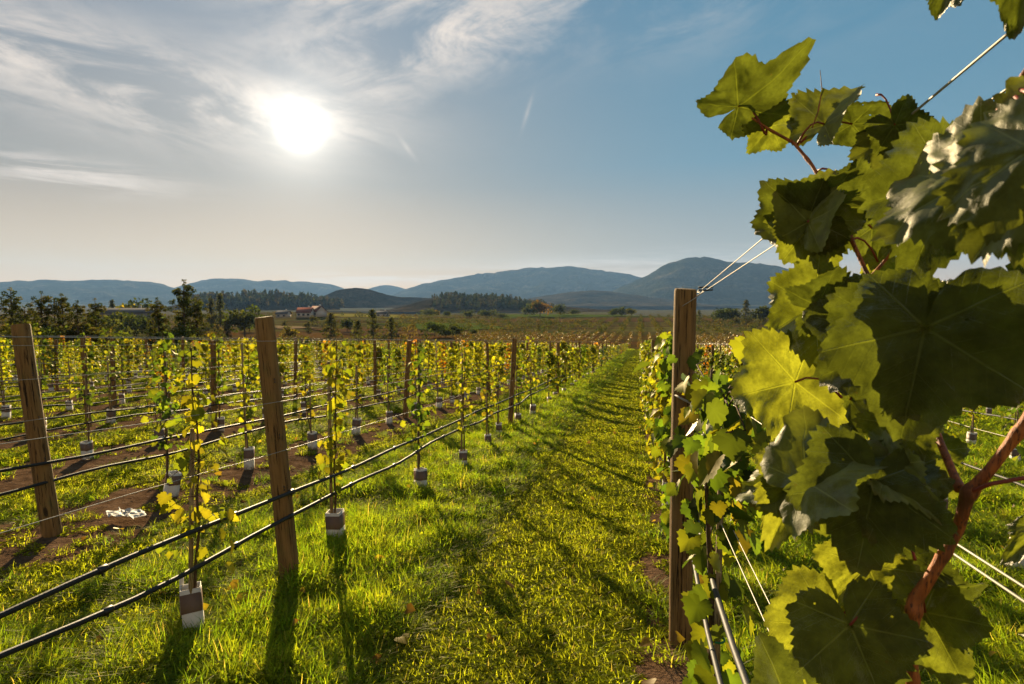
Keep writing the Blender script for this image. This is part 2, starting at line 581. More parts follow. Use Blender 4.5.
def ground_mat():
    m, N, out = new_mat('ground')
    gi = N.node('ShaderNodeNewGeometry')
    P = gi.outputs['Position']
    sep = N.node('ShaderNodeSeparateXYZ', {0: P})
    X, Y = sep.outputs[0], sep.outputs[1]
    n1 = N.noise(P, 0.9, 6, 0.6)
    n2 = N.noise(P, 7.0, 6, 0.65)
    n3 = N.noise(P, 40.0, 4, 0.6)
    n0 = N.noise(P, 0.06, 5, 0.55)
    soil = N.ramp(n2, [(0.25, (0.050, 0.029, 0.016)), (0.5, (0.105, 0.062, 0.036)), (0.75, (0.17, 0.108, 0.066))])
    turf = N.ramp(n2, [(0.25, (0.030, 0.040, 0.006)), (0.55, (0.095, 0.11, 0.014)), (0.8, (0.15, 0.15, 0.03))])
    # bare strips: left of the second row and beyond, and right under the right-hand row
    rowx = N.math('SUBTRACT', N.math('FRACT', N.math('DIVIDE', N.math('ADD', X, 1000 * 2.4 + 2.25 + 1.2), 2.4)), 0.5)
    strip = N.math('SUBTRACT', 1.0, N.smooth(N.math('ABSOLUTE', N.math('MULTIPLY', rowx, 2.4)), 0.45, 1.0))
    left = N.smooth(X, -3.0, -3.6)
    right_row = N.math('MULTIPLY', N.smooth(N.math('ABSOLUTE', N.math('SUBTRACT', X, 0.22)), 0.42, 0.2), 1.0)
    bare = N.math('MAXIMUM', N.math('MULTIPLY', left, N.math('ADD', N.math('MULTIPLY', strip, 0.5), N.math('MULTIPLY', n1, 0.55))), N.math('MULTIPLY', right_row, 0.75))
    bare = N.smooth(N.math('ADD', bare, N.math('MULTIPLY', N.math('SUBTRACT', n2, 0.5), 0.5)), 0.45, 0.62)
    near = N.mix(bare, turf, soil)
    # beyond the vineyard: rusty block, orchard grass, dry fields
    dist = N.node('ShaderNodeVectorMath', {0: P}, operation='LENGTH').outputs['Value']
    nF = N.noise(N.scale_vec(P, (0.012, 0.03, 0.02)), 1.0, 4, 0.5)
    rows = N.noise(N.scale_vec(P, (0.42, 0.01, 0.01)), 1.0, 2, 0.5)
    fld = N.ramp(nF, [(0.30, (0.060, 0.068, 0.018)), (0.42, (0.085, 0.060, 0.022)), (0.52, (0.11, 0.105, 0.028)), (0.6, (0.075, 0.045, 0.020)), (0.72, (0.05, 0.058, 0.018))])
    fld = N.mix(N.math('MULTIPLY', N.smooth(rows, 0.4, 0.6), 0.35), fld, (0.03, 0.03, 0.012))
    rust = N.mix(N.smooth(n0, 0.4, 0.6), (0.11, 0.055, 0.018), (0.085, 0.060, 0.018))
    f1 = N.smooth(N.math('ADD', Y, N.math('MULTIPLY', n0, 20.0)), 112, 124)
    f2 = N.smooth(N.math('ADD', Y, N.math('MULTIPLY', n0, 40.0)), 175, 215)
    c = N.mix(f1, near, rust)
    c = N.mix(f2, c, fld)
    lf = N.smooth(N.math('ADD', X, N.math('MULTIPLY', N.math('MAXIMUM', N.math('SUBTRACT', Y, 42.0), 0.0), 0.75)), -35, -38)
    c = N.mix(lf, c, N.mix(N.smooth(n0, 0.42, 0.58), (0.07, 0.065, 0.022), (0.12, 0.085, 0.045)))
    c = N.mix(N.math('MULTIPLY', n3, 0.25), c, (0.03, 0.02, 0.01))
    b = N.node('ShaderNodeBsdfPrincipled', {'Base Color': c, 'Roughness': 1.0, 'Specular IOR Level': 0.0})
    bh = N.math('ADD', N.math('MULTIPLY', n2, 0.7), N.math('MULTIPLY', n3, 0.3))
    bp = N.node('ShaderNodeBump', {'Height': bh, 'Strength': 0.8, 'Distance': 0.08})
    N.l.new(bp.outputs[0], b.inputs['Normal'])
    N.l.new(b.outputs[0], out.inputs[0])
    return m


def hill_mat(name, c1, c2, c3, scale):
    m, N, out = new_mat(name)
    gi = N.node('ShaderNodeNewGeometry')
    P = gi.outputs['Position']
    n = N.noise(P, scale, 8, 0.65, 0.4)
    n2 = N.noise(P, scale * 9, 5, 0.65)
    c = N.ramp(n, [(0.35, c1), (0.52, c2), (0.68, c3)])
    c = N.mix(N.math('MULTIPLY', N.smooth(n2, 0.45, 0.6), 0.6), c, c1)
    b = N.node('ShaderNodeBsdfPrincipled', {'Base Color': c, 'Roughness': 1.0, 'Specular IOR Level': 0.0})
    bp = N.node('ShaderNodeBump', {'Height': n2, 'Strength': 1.0, 'Distance': 0.15 / scale})
    N.l.new(bp.outputs[0], b.inputs['Normal'])
    N.l.new(b.outputs[0], out.inputs[0])
    return m


# ------------------------------------------------------------------ the land
def build_ground():
    fine_r = np.concatenate([np.geomspace(0.4, 30, 150), np.geomspace(30.4, 9500, 150)[0:]])
    na = 420
    a = np.linspace(0, 2 * math.pi, na, endpoint=False)
    x = np.outer(fine_r, np.cos(a)).ravel()
    y = np.outer(fine_r, np.sin(a)).ravel()
    V = np.stack([x, y, gz(x, y)], 1)
    V = np.concatenate([V, [[0, 0, float(gz(0, 0))]]])
    nr = len(fine_r)
    i, j = np.meshgrid(np.arange(nr - 1), np.arange(na), indexing='ij')
    k = (j + 1) % na
    Q = np.stack([i * na + j, (i + 1) * na + j, (i + 1) * na + k, i * na + k], -1).reshape(-1, 4)
    mb = MB()
    T = np.concatenate([Q[:, [0, 1, 2]], Q[:, [0, 2, 3]], np.stack([np.full(na, len(V) - 1), np.arange(na), (np.arange(na) + 1) % na], 1)])
    mb.add(V, T)
    o = mb.build('ground', ground_mat(), smooth=True)
    tag(o, kind='structure')
    return o


build_ground()


def ridge(name, D, pts, base_py, mat, depth_f=0.35, rough=0.30, seed=1, foot=None, step=4):
    """a mountain range with real thickness: crest heights read off the photograph at distance D"""
    pts = sorted(pts)
    px = np.arange(pts[0][0], pts[-1][0] + 1, step)
    top = np.interp(px, [p[0] for p in pts], [p[1] for p in pts])
    kern = np.hanning(9)
    kern /= kern.sum()
    top = np.convolve(np.pad(top, 4, mode='edge'), kern, 'valid')
    nv = 61
    W = D * depth_f
    Vs = []
    for i, (u, t) in enumerate(zip(px, top)):
        d = CF + CR * ((u - 512) / FPX) - CU * ((t - 342) / FPX)
        hz = np.hypot(d[0], d[1])
        az = d[:2] / hz
        crest = CAM_Z + D * d[2] / hz
        for j in range(nv):
            v = -1 + 2 * j / (nv - 1)        # -1 front foot, 0 crest, 1 back foot
            r = D + v * W
            p = az * r
            sh = max(0.0, 1 - abs(v)) ** (1.25 if v < 0 else 1.0)
            n = float(fbm(p[0] / (W * 0.22) + seed * 3.1, p[1] / (W * 0.22) + seed, 5)) - 0.5
            n2 = abs(float(fbm(p[0] / (W * 0.10) + seed * 1.7, p[1] / (W * 0.16), 4)) - 0.5)
            hgt = crest + 9.0
            z = -9.0 + hgt * sh * (1 + rough * 3.4 * (n - n2 * 0.8) * (1 - sh) * 2)
            z += crest * 0.06 * (float(fbm(u * 0.13 + seed * 9, v * 5 + seed, 5)) - 0.5) * 2 * sh
            Vs.append([p[0], p[1], z])
    nu = len(px)
    i, j = np.meshgrid(np.arange(nu - 1), np.arange(nv - 1), indexing='ij')
    Q = np.stack([i * nv + j, (i + 1) * nv + j, (i + 1) * nv + j + 1, i * nv + j + 1], -1).reshape(-1, 4)
    mb = MB()
    mb.quads(np.array(Vs), Q)
    o = mb.build(name, mat, smooth=True)
    return tag(o, kind='structure')


MH = hill_mat('mountain_forest', (0.012, 0.018, 0.010), (0.040, 0.042, 0.024), (0.13, 0.105, 0.065), 0.006)
MH2 = hill_mat('brown_hill', (0.020, 0.020, 0.012), (0.055, 0.042, 0.024), (0.10, 0.075, 0.045), 0.02)
ridge('hills', 5600, [(-160, 300), (-60, 290), (0, 282), (40, 280), (70, 280.5), (100, 279), (130, 281), (155, 282), (175, 288), (215, 299), (260, 306)], 305, MH, 0.22, seed=2)
ridge('hills', 6000, [(110, 304), (165, 290), (195, 282), (215, 277.5), (230, 278.5), (238, 277.5), (255, 281), (285, 280.5), (320, 283), (335, 284), (350, 291), (380, 304)], 305, MH, 0.2, seed=3)
ridge('hills', 6300, [(345, 304), (368, 288), (382, 285.5), (392, 285), (405, 289), (430, 297), (450, 304)], 305, MH, 0.15, seed=4)
ridge('hills', 5200, [(370, 306), (405, 289), (430, 282), (470, 275), (510, 270), (540, 267), (575, 266.5), (600, 270), (625, 273.5), (645, 278), (690, 292), (740, 305)], 305, MH, 0.25, seed=5)
ridge('hills', 3700, [(560, 306), (600, 296), (640, 279), (660, 267), (680, 260), (700, 257), (715, 258), (735, 262), (760, 264), (800, 270), (850, 276), (900, 284), (950, 281), (1000, 273), (1040, 271), (1120, 275), (1250, 290), (1350, 306)], 305, MH, 0.28, seed=6)
ridge('hills', 2600, [(490, 306.5), (530, 298), (570, 292), (590, 290), (615, 292), (650, 297), (700, 303), (730, 307)], 305, MH2, 0.2, seed=7)
ridge('hills', 1500, [(300, 305), (318, 299), (332, 292), (345, 288.5), (360, 288), (372, 290), (388, 295), (400, 297), (430, 298), (470, 300), (520, 305)], 305, MH2, 0.10, seed=8, step=2)
ridge('hills', 900, [(380, 312), (400, 307), (425, 300), (450, 296.5), (480, 297), (500, 298), (520, 303), (560, 306), (620, 311)], 312, MH2, 0.16, seed=9, step=2)
ridge('hills', 1100, [(150, 310), (190, 302), (225, 298), (270, 297), (310, 300), (340, 306)], 308, MH2, 0.12, seed=10, step=2)


# ------------------------------------------------------------------ grass
def tuft(rng, nb, spread, h, w, lean, segs=3, hv=0.4, base=(0.095, 0.118, 0.012), tipc=(0.19, 0.195, 0.022), dry=0.05, clover=0):
    mb = MB()
    for _ in range(nb):
        a = rng.rand() * 2 * math.pi
        r = spread * math.sqrt(rng.rand())
        p = np.array([r * math.cos(a), r * math.sin(a), 0])
        L = h * (1 - hv + 2 * hv * rng.rand())
        az = rng.rand() * 2 * math.pi
        dirv = np.array([math.cos(az), math.sin(az), 0])
        side = np.array([-math.sin(az), math.cos(az), 0])
        le = min(0.85, lean * (0.3 + 1.2 * rng.rand()))
        ts = np.linspace(0, 1, segs + 1)
        V = []
        cols = []
        isdry = rng.rand() < dry
        b0 = np.array(base) if not isdry else np.array((0.16, 0.12, 0.05))
        t0 = np.array(tipc) if not isdry else np.array((0.30, 0.23, 0.10))
        for t in ts[:-1]:
            c = p + L * (t * np.array([0, 0, 1.0]) * (1 - 0.35 * le * t) + dirv * le * t * t)
            ww = w * (1 - 0.55 * t) / 2
            V += [c - side * ww, c + side * ww]
            cols += [b0 * (1 - t) + t0 * t] * 2  # dark foot to sunlit tip: light on the blades put into their colour
        V.append(p + L * (np.array([0, 0, 1.0]) * (1 - 0.35 * le) + dirv * le))
        cols.append(t0)
        T = []
        for k in range(segs - 1):
            T += [[2 * k, 2 * k + 1, 2 * k + 3], [2 * k, 2 * k + 3, 2 * k + 2]]
        T.append([2 * segs - 2, 2 * segs - 1, 2 * segs])
        mb.add(np.array(V), T, 0, np.array(cols))
    for _ in range(clover):
        a = rng.rand() * 2 * math.pi
        r = spread * 1.1 * math.sqrt(rng.rand())
        p = np.array([r * math.cos(a), r * math.sin(a), h * (0.25 + 0.5 * rng.rand())])
        n = np.array([rng.randn() * 0.45, rng.randn() * 0.45, 1.0])
        s = 0.010 + 0.010 * rng.rand()
        cc = np.array((0.165, 0.18, 0.016)) * (0.7 + 0.6 * rng.rand())
        for q in range(3):
            aa = a + q * 2.094
            tipd = np.array([math.cos(aa), math.sin(aa), -0.2 * rng.rand()])
            mb.leaves(CLOVER, [p], [n], [tipd], [s], [cc])
    return mb


def rand_dirs(rng, n, zb=0.0):
    v = rng.randn(n, 3)
    v[:, 2] += zb
    return v / np.linalg.norm(v, axis=1)[:, None]


def outline_leaf(pts, fold=0.15, droop=0.1):
    """fan leaf from (x, y) outline points (half, mirrored), petiole at the origin"""
    right = pts
    left = [(-x, y) for x, y in reversed(pts) if abs(x) > 1e-6]
    P = [(x, y) for x, y in right] + left
    V = [[0, 0.28, 0]] + [[x, y, fold * abs(x) - droop * y * y] for x, y in P]
    n = len(P)
    T = [[0, 1 + (i + 1) % n, 1 + i] for i in range(n)]
    return np.array(V, float), np.array(T)


CLOVER = outline_leaf([(0, 0), (0.55, 0.55), (0.5, 1.0), (0, 0.9)], 0.1, 0.0)
GRAPE = outline_leaf([(0.0, 0.05), (0.13, -0.17), (0.33, -0.16), (0.37, -0.05), (0.50, 0.0), (0.46, 0.13), (0.62, 0.20), (0.60, 0.34), (0.66, 0.42), (0.50, 0.47), (0.43, 0.53), (0.47, 0.66), (0.33, 0.70), (0.30, 0.82), (0.15, 0.86), (0.0, 1.04)], 0.22, 0.22)
GRAPE_S = outline_leaf([(0.0, 0.0), (0.40, -0.15), (0.58, 0.30), (0.36, 0.62), (0.0, 1.0)], 0.2, 0.2)
QUAD = (np.array([[-0.45, 0.1, 0.05], [0.45, 0.1, 0.05], [0.35, 0.75, 0.02], [-0.35, 0.75, 0.02], [0, 1.05, -0.1], [0, 0, 0]], float),
        np.array([[5, 1, 0], [0, 1, 2], [0, 2, 3], [3, 2, 4]]))
TRI = (np.array([[-0.4, 0, 0], [0.4, 0, 0], [0.0, 1.0, 0]], float), np.array([[0, 1, 2]]))


def in_view(P, mx=60, zmin=0.5, my=80):
    d = np.asarray(P) - CC
    z = d @ CF
    zz = np.maximum(z, 0.01)
    u = 512 + FPX * (d @ CR) / zz
    v = 342 - FPX * (d @ CU) / zz
    return (z > zmin) & (u > -mx) & (u < 1024 + mx) & (v > -my) & (v < 684 + my)


def instancer(name, P, rot, scl, idx, protos):
    """ONE stuff object: points that carry grass tufts through geometry nodes"""
    me = bpy.data.meshes.new(name)
    me.vertices.add(len(P))
    me.vertices.foreach_set('co', np.asarray(P, np.float32).ravel())
    a = me.attributes.new('rot', 'FLOAT_VECTOR', 'POINT')
    a.data.foreach_set('vector', np.asarray(rot, np.float32).ravel())
    a = me.attributes.new('scl', 'FLOAT_VECTOR', 'POINT')
    a.data.foreach_set('vector', np.asarray(scl, np.float32).ravel())
    a = me.attributes.new('idx', 'INT', 'POINT')
    a.data.foreach_set('value', np.asarray(idx, np.int32))
    o = bpy.data.objects.new(name, me)
    COL.objects.link(o)
    pc = bpy.data.collections.new(name + '_tufts')
    for k, mb in enumerate(protos):
        q = bpy.data.objects.new('%s_tuft_%02d' % (name, k), mb.mesh('tuft', M_GRASS))
        pc.objects.link(q)
    g = bpy.data.node_groups.new(name, 'GeometryNodeTree')
    g.interface.new_socket('Geometry', in_out='INPUT', socket_type='NodeSocketGeometry')
    g.interface.new_socket('Geometry', in_out='OUTPUT', socket_type='NodeSocketGeometry')
    n = g.nodes
    gin = n.new('NodeGroupInput')
    gout = n.new('NodeGroupOutput')
    ci = n.new('GeometryNodeCollectionInfo')
    ci.inputs['Collection'].default_value = pc
    ci.inputs['Separate Children'].default_value = True
    ci.inputs['Reset Children'].default_value = True
    iop = n.new('GeometryNodeInstanceOnPoints')
    iop.inputs['Pick Instance'].default_value = True

    def attr(nm, dt):
        q = n.new('GeometryNodeInputNamedAttribute')
        q.data_type = dt
        q.inputs['Name'].default_value = nm
        return q.outputs[0]
    e2r = n.new('FunctionNodeEulerToRotation')
    g.links.new(attr('rot', 'FLOAT_VECTOR'), e2r.inputs[0])
    g.links.new(gin.outputs[0], iop.inputs['Points'])
    g.links.new(ci.outputs[0], iop.inputs['Instance'])
    g.links.new(attr('idx', 'INT'), iop.inputs['Instance Index'])
    g.links.new(e2r.outputs[0], iop.inputs['Rotation'])
    g.links.new(attr('scl', 'FLOAT_VECTOR'), iop.inputs['Scale'])
    g.links.new(iop.outputs[0], gout.inputs[0])
    md = o.modifiers.new('scatter', 'NODES')
    md.node_group = g
    return o


def grass_cover(x, y):
    """returns (how much grass, how tall it stands, how bare) at a place"""
    n = fbm(x * 0.9, y * 0.9, 4)
    n2 = fbm(x * 2.3 + 9, y * 2.3 + 4, 3)
    row = np.abs(((x + 2.25 + 1.2) % 2.4) - 1.2)
    lane = smoothstep(-1.45, -1.05, x) * smoothstep(0.12, -0.15, x)
    left = smoothstep(-3.0, -3.7, x)
    n3 = vnoise(x * 4.3 + 3, y * 4.3 + 8)
    tall = 0.62 + 1.3 * (n2 - 0.45) + 0.7 * (n3 - 0.5) + 0.25 * smoothstep(0.8, 0.2, np.abs(x + 2.1))
    tall = np.where(x > 0.5, 0.85 + 1.0 * (n2 - 0.4) + 0.5 * (n3 - 0.5), tall)
    tall = tall * (1 - lane) + lane * (0.26 + 0.18 * n2)
    rut = np.exp(-((x + 1.05) / 0.16) ** 2) + np.exp(-((x + 0.1) / 0.18) ** 2)
    tall = tall * (1 - 0.35 * np.clip(rut, 0, 1))
    tall = tall * (1 - left) + left * (0.30 + 0.35 * n2)
    strip = smoothstep(1.0, 0.45, row)
    bare = left * (0.5 * strip + 0.55 * n + 0.3 * (n2 - 0.5))
    bare = np.maximum(bare, smoothstep(0.42, 0.15, np.abs(x - 0.22)) * (0.50 + 0.55 * (n2 - 0.35)))
    dens = 1 - smoothstep(0.40, 0.60, bare)
    dens = dens * (lane + (1 - lane) * (0.30 + 0.70 * smoothstep(0.28, 0.50, 0.5 * n3 + 0.5 * n2)))
    return np.clip(dens, 0.05, 1), np.clip(tall, 0.15, 1.5)


def build_grass():
    rng = np.random.RandomState(11)
    P4 = []
    for k in range(5):
        f = [(1, 1, 1), (0.75, 0.92, 0.8), (1.15, 1.05, 0.9), (0.9, 1, 1), (1.25, 1.08, 1.0)][k]
        P4.append(tuft(rng, 44, 0.080, 0.125, 0.0058, 1.0, clover=14, dry=[0.03, 0.02, 0.08, 0.04, 0.15][k], base=tuple(np.array((0.076, 0.115, 0.011)) * f), tipc=tuple(np.array((0.175, 0.215, 0.022)) * f)))
    for k in range(3):
        P4.append(tuft(rng, 26, 0.08, 0.070, 0.0055, 0.75, hv=0.5, dry=0.10, clover=26, base=(0.16, 0.175, 0.013), tipc=(0.29, 0.30, 0.026)))
    for k in range(3):
        P4.append(tuft(rng, 14, 0.09, 0.050, 0.0050, 0.8, hv=0.5, dry=0.12, clover=56, base=(0.16, 0.18, 0.013), tipc=(0.29, 0.30, 0.026)))
    pts, sc, idx = [], [], []

    def scatter(r0, r1, dens, wscale, far=False):
        area_half = math.pi * (r1 * r1 - r0 * r0) * (128 / 360)
        n = int(area_half * dens)
        r = np.sqrt(rng.rand(n) * (r1 * r1 - r0 * r0) + r0 * r0)
        a = rad(90 + 11.58) + (rng.rand(n) - 0.5) * rad(128)
        x, y = r * np.cos(a), r * np.sin(a)
        d, t = grass_cover(x, y)
        keep = (rng.rand(n) < d) & (y < 118) & (y > -2)
        x, y, t = x[keep], y[keep], t[keep]
        P = np.stack([x, y, gz(x, y) - 0.01], 1)
        keep = in_view(P, 330 if r1 < 30 else 120, 0.5, 330)
        P, t = P[keep], t[keep]
        m = len(P)
        hs = t * (0.75 + 0.5 * rng.rand(m))
        lowk = t < 0.5
        hz_ = np.where(lowk, 0.45 + hs * 1.1, np.maximum(hs, 0.62))
        pts.append(P)
        sc.append(np.stack([wscale * (0.8 + 0.4 * rng.rand(m)), wscale * (0.8 + 0.4 * rng.rand(m)), hz_ * (1 + 0.22 * (wscale - 1))], 1))
        idx.append(np.where(lowk, rng.randint(5, 11, m), np.where(rng.rand(m) < 0.85, rng.randint(0, 5, m), rng.randint(5, 8, m))))
    scatter(1.2, 6, 340, 0.95)
    scatter(6, 11, 190, 1.15)
    scatter(11, 22, 85, 1.7)
    scatter(22, 45, 26, 2.8)
    scatter(45, 116, 7, 5.0)
    P = np.concatenate(pts)
    m = len(P)
    rot = np.stack([rng.randn(m) * 0.08, rng.randn(m) * 0.08, rng.rand(m) * 6.283], 1)
    o = instancer('grass', P, rot, np.concatenate(sc), np.concatenate(idx), P4)
    tag(o, 'green and yellowing grass with clover growing over the lanes between the vine rows', 'grass', kind='stuff')
    print('grass tufts', m)


build_grass()


def fallen_leaves():
    rng = np.random.RandomState(4)
    n = 420
    r = 2.5 + 22 * rng.rand(n) ** 1.3
    a = rad(90 + 11.58) + (rng.rand(n) - 0.5) * rad(90)
    x, y = r * np.cos(a), r * np.sin(a)
    _, t = grass_cover(x, y)
    P = np.stack([x, y, gz(x, y) + np.where(t < 0.5, 0.035, 0.085) * (0.5 + rng.rand(n))], 1)
    mb = MB()
    col = np.array([(0.24, 0.15, 0.03), (0.16, 0.085, 0.025), (0.30, 0.22, 0.03), (0.12, 0.07, 0.03)])[rng.randint(0, 4, n)] * (0.7 + 0.6 * rng.rand(n, 1))
    mb.leaves(GRAPE_S, P, rand_dirs(rng, n, 1.6), rand_dirs(rng, n) * [1, 1, 0.3], 0.03 + 0.045 * rng.rand(n), col)
    tag(mb.build('fallen_leaves', M_LEAF), 'brown and yellow fallen vine leaves strewn in the grass', 'leaves', kind='stuff')


fallen_leaves()


# ------------------------------------------------------------------ posts
def post_mesh(seed, r, h, ground=0.25):
    rng = np.random.RandomState(seed)
    mb = MB()
    zs = np.concatenate([[-ground], np.linspace(0.0, h - 0.012, 12), [h]])
    seg = 22
    ph = rng.rand(6) * 6.28
    a = np.arange(seg) * 2 * math.pi / seg
    V = []
    for i, z in enumerate(zs):
        rr = r * (1.04 - 0.08 * z / h) * (1 + 0.02 * np.sin(2 * a + ph[0] + z) + 0.015 * np.sin(5 * a + ph[1] + 2 * z) + 0.012 * np.sin(9 * a + ph[2] - 3 * z))
        if i == len(zs) - 1:
            rr = rr * 0.93
        cx = 0.006 * math.sin(z * 1.7 + ph[3])
        cy = 0.006 * math.sin(z * 1.3 + ph[4])
        V.append(np.stack([cx + rr * np.cos(a), cy + rr * np.sin(a), np.full(seg, z) + (0.004 * np.sin(a + ph[5]) if i == len(zs) - 1 else 0)], 1))
    V = np.concatenate(V + [[[0, 0, h + 0.002]]])
    n = len(zs)
    Q = [[i * seg + j, i * seg + (j + 1) % seg, (i + 1) * seg + (j + 1) % seg, (i + 1) * seg + j] for i in range(n - 1) for j in range(seg)]
    mb.quads(V, Q)
    mb.add(V[[*range((n - 1) * seg, n * seg), n * seg]], [[j, (j + 1) % seg, seg] for j in range(seg)])
    return mb.mesh('wooden_post', M_POST, smooth=True)


POST_MESH = [post_mesh(s, 0.062, 1.70) for s in (1, 2, 3)]
POST_MESH += [post_mesh(s, 0.048, 1.62) for s in (4, 5, 6)]
STAPLE = []
for zz in (0.62, 0.95, 1.30):
    q_ = MB()
    q_.tube([[0.055, -0.030, zz - 0.012], [0.060, -0.036, zz], [0.055, -0.030, zz + 0.012]], 0.0045, 6)
    STAPLE.append(q_.mesh('staple', M_METAL))


def place_post(x, y, mi, h=None, lean=(0, 0), rad_s=1.0, label='', group=None, near=False):
    base_h = 1.70 if mi < 3 else 1.62
    o = bpy.data.objects.new('wooden_post', POST_MESH[mi])
    COL.objects.link(o)
    o.location = (x, y, float(gz(x, y)))
    o.scale = (rad_s, rad_s, (h or base_h) / base_h)
    o.rotation_euler = (lean[0], lean[1], 0.0)
    tag(o, label, 'post', group)
    if near:
        for sm_ in STAPLE:
            c = bpy.data.objects.new('staple', sm_)
            COL.objects.link(c)
            c.parent = o
            c.rotation_euler = (0, 0, math.atan2(-y, -x) + 0.9)
    return o


rnd = random.Random(3)


def row_name(side, i):
    return '%s row %s of lane' % (ORD[i], side)


# the three big posts nearest the camera, then the rest of every row
GR_POST = 'wooden trellis posts of the vineyard'
POSTS = {}


def near_lean(x, y, pxt, pyt, pxb, pyb):
    """tilt that makes a post run between two places of the photograph"""
    base = np.array([x, y, float(gz(x, y))])
    dep = proj(base)[2]
    top = at(pxt, pyt, dep)
    d = top - base
    return (-math.atan2(d[1], d[2]) * 0.0, math.atan2(d[0], d[2])), float(np.linalg.norm(d))


ln, hh = near_lean(-2.27, 3.59, 265, 317, 282, 590)
place_post(-2.215, 3.59, 0, hh, ln, 1.0, 'dark upright wooden post with long crack, front of first row left of lane', GR_POST, near=True)
ln, hh = near_lean(-4.66, 4.06, 22, 325, 45, 540)
place_post(-4.585, 4.06, 1, hh, ln, 1.08, 'leaning sunlit wooden post at the left edge of the photo, front of the second row', GR_POST, near=True)
ln, hh = near_lean(0.235, 3.37, 684, 290, 690, 650)
place_post(0.235, 3.37, 2, hh, ln, 0.97, 'tall dark wooden post right of the lane with double wires clipped near its top', GR_POST, near=True)
post_count = 3
cands = []
for side, rows in (('left', ROWS_L), ('right', ROWS_R)):
    for i, x in enumerate(rows):
        if side == 'left' and i == 0:
            ys = [10.9, 17.3] + [17.3 + 6.6 * k for k in range(1, 15)]
        elif side == 'left' and i == 1:
            ys = [12.0, 19.0] + [19.0 + 6.8 * k for k in range(1, 14)]
        elif side == 'right' and i == 0:
            ys = [9.9, 16.6] + [16.6 + 6.6 * k for k in range(1, 15)]
        elif side == 'right' and i == 1:
            ys = [4.6, 10.8, 17.4] + [17.4 + 6.6 * k for k in range(1, 15)]
        else:
            y0 = 3.5 + 5.5 * rnd.random()
            if side == 'left' and i in (2, 3):
                y0 = 9.0
            ys = [y0 + 6.7 * k + 0.3 * rnd.random() for k in range(16)]
        k = 0
        for y in ys:
            if y > 108:
                continue
            xx = x + rnd.uniform(-0.05, 0.05)
            P = np.array([xx, y, float(gz(xx, y)) + 0.8])
            if not in_view(P[None], 25, 1.0, 300)[0]:
                continue
            if xx < -35 - max(0, y - 42) * 0.75:
                continue
            cands.append((proj(P)[2], side, i, k, xx, y))
            k += 1
cands.sort()
far_posts = MB()
GR_FARP = 'small far wooden posts of the vineyard'
for n, (dep, side, i, k, x, y) in enumerate(cands):
    mi = rnd.randrange(3, 6)
    h = rnd.uniform(1.48, 1.66)
    ln = (rnd.gauss(0, 0.012), rnd.gauss(0, 0.02))
    lab = 'brown wooden post, %s after the front of %s' % (ORD[k], row_name(side, i))
    if dep < 62 and n < 240:
        place_post(x, y, mi, h, ln, rnd.uniform(0.85, 1.1), lab, GR_POST)
        POSTS.setdefault((side, i), []).append((x, y))
    else:
        far_posts.box((x, y, float(gz(x, y)) + h / 2), (0.09, 0.09, h))
far_posts.build('far_posts', M_POST)
tag(bpy.data.objects['far_posts'], 'tiny wooden posts at the far end of the vineyard rows', 'post', kind='stuff')


# ------------------------------------------------------------------ vines
PAL = {
    'yellow': [(0.25, 0.235, 0.018), (0.30, 0.26, 0.02), (0.16, 0.19, 0.018), (0.21, 0.18, 0.018)],
    'green': [(0.10, 0.15, 0.02), (0.07, 0.11, 0.018), (0.14, 0.18, 0.02), (0.22, 0.22, 0.02)],
    'mixed': [(0.16, 0.175, 0.018), (0.10, 0.12, 0.016), (0.24, 0.20, 0.02), (0.06, 0.080, 0.014), (0.17, 0.13, 0.02), (0.08, 0.10, 0.015)],
    'red': [(0.32, 0.08, 0.015), (0.36, 0.15, 0.02), (0.18, 0.16, 0.02), (0.28, 0.20, 0.02), (0.08, 0.09, 0.016)],
    'dark': [(0.05, 0.075, 0.016), (0.08, 0.11, 0.018), (0.035, 0.05, 0.012), (0.16, 0.16, 0.02)],
}


def leaf_cols(rng, kind, n):
    p = np.array(PAL[kind])
    c = p[rng.randint(0, len(p), n)]
    return c * (0.75 + 0.5 * rng.rand(n, 1))


def guard_mb():
    """folded card sleeve round the vine's foot: white below, brown printed band above"""
    w, h = 0.050, 0.28
    white, band = MB(), MB()

    def sleeve(mb, r, z0, z1, t=0.003):
        c = [(-r, -r), (r, -r), (r, r), (-r, r)]
        V = []
        for z in (z0, z1):
            V += [[x, y, z] for x, y in c]
        for z in (z0, z1):
            V += [[x * (1 - t / r), y * (1 - t / r), z] for x, y in c]
        Q = []
        for k in range(4):
            q = (k + 1) % 4
            Q += [[k, q, 4 + q, 4 + k], [8 + q, 8 + k, 12 + k, 12 + q], [4 + k, 4 + q, 12 + q, 12 + k]]
        mb.quads(np.array(V), Q)
    sleeve(white, w, -0.02, h)
    sleeve(band, w + 0.0015, 0.15, h - 0.025, 0.001)
    return white, band


GW, GB = guard_mb()


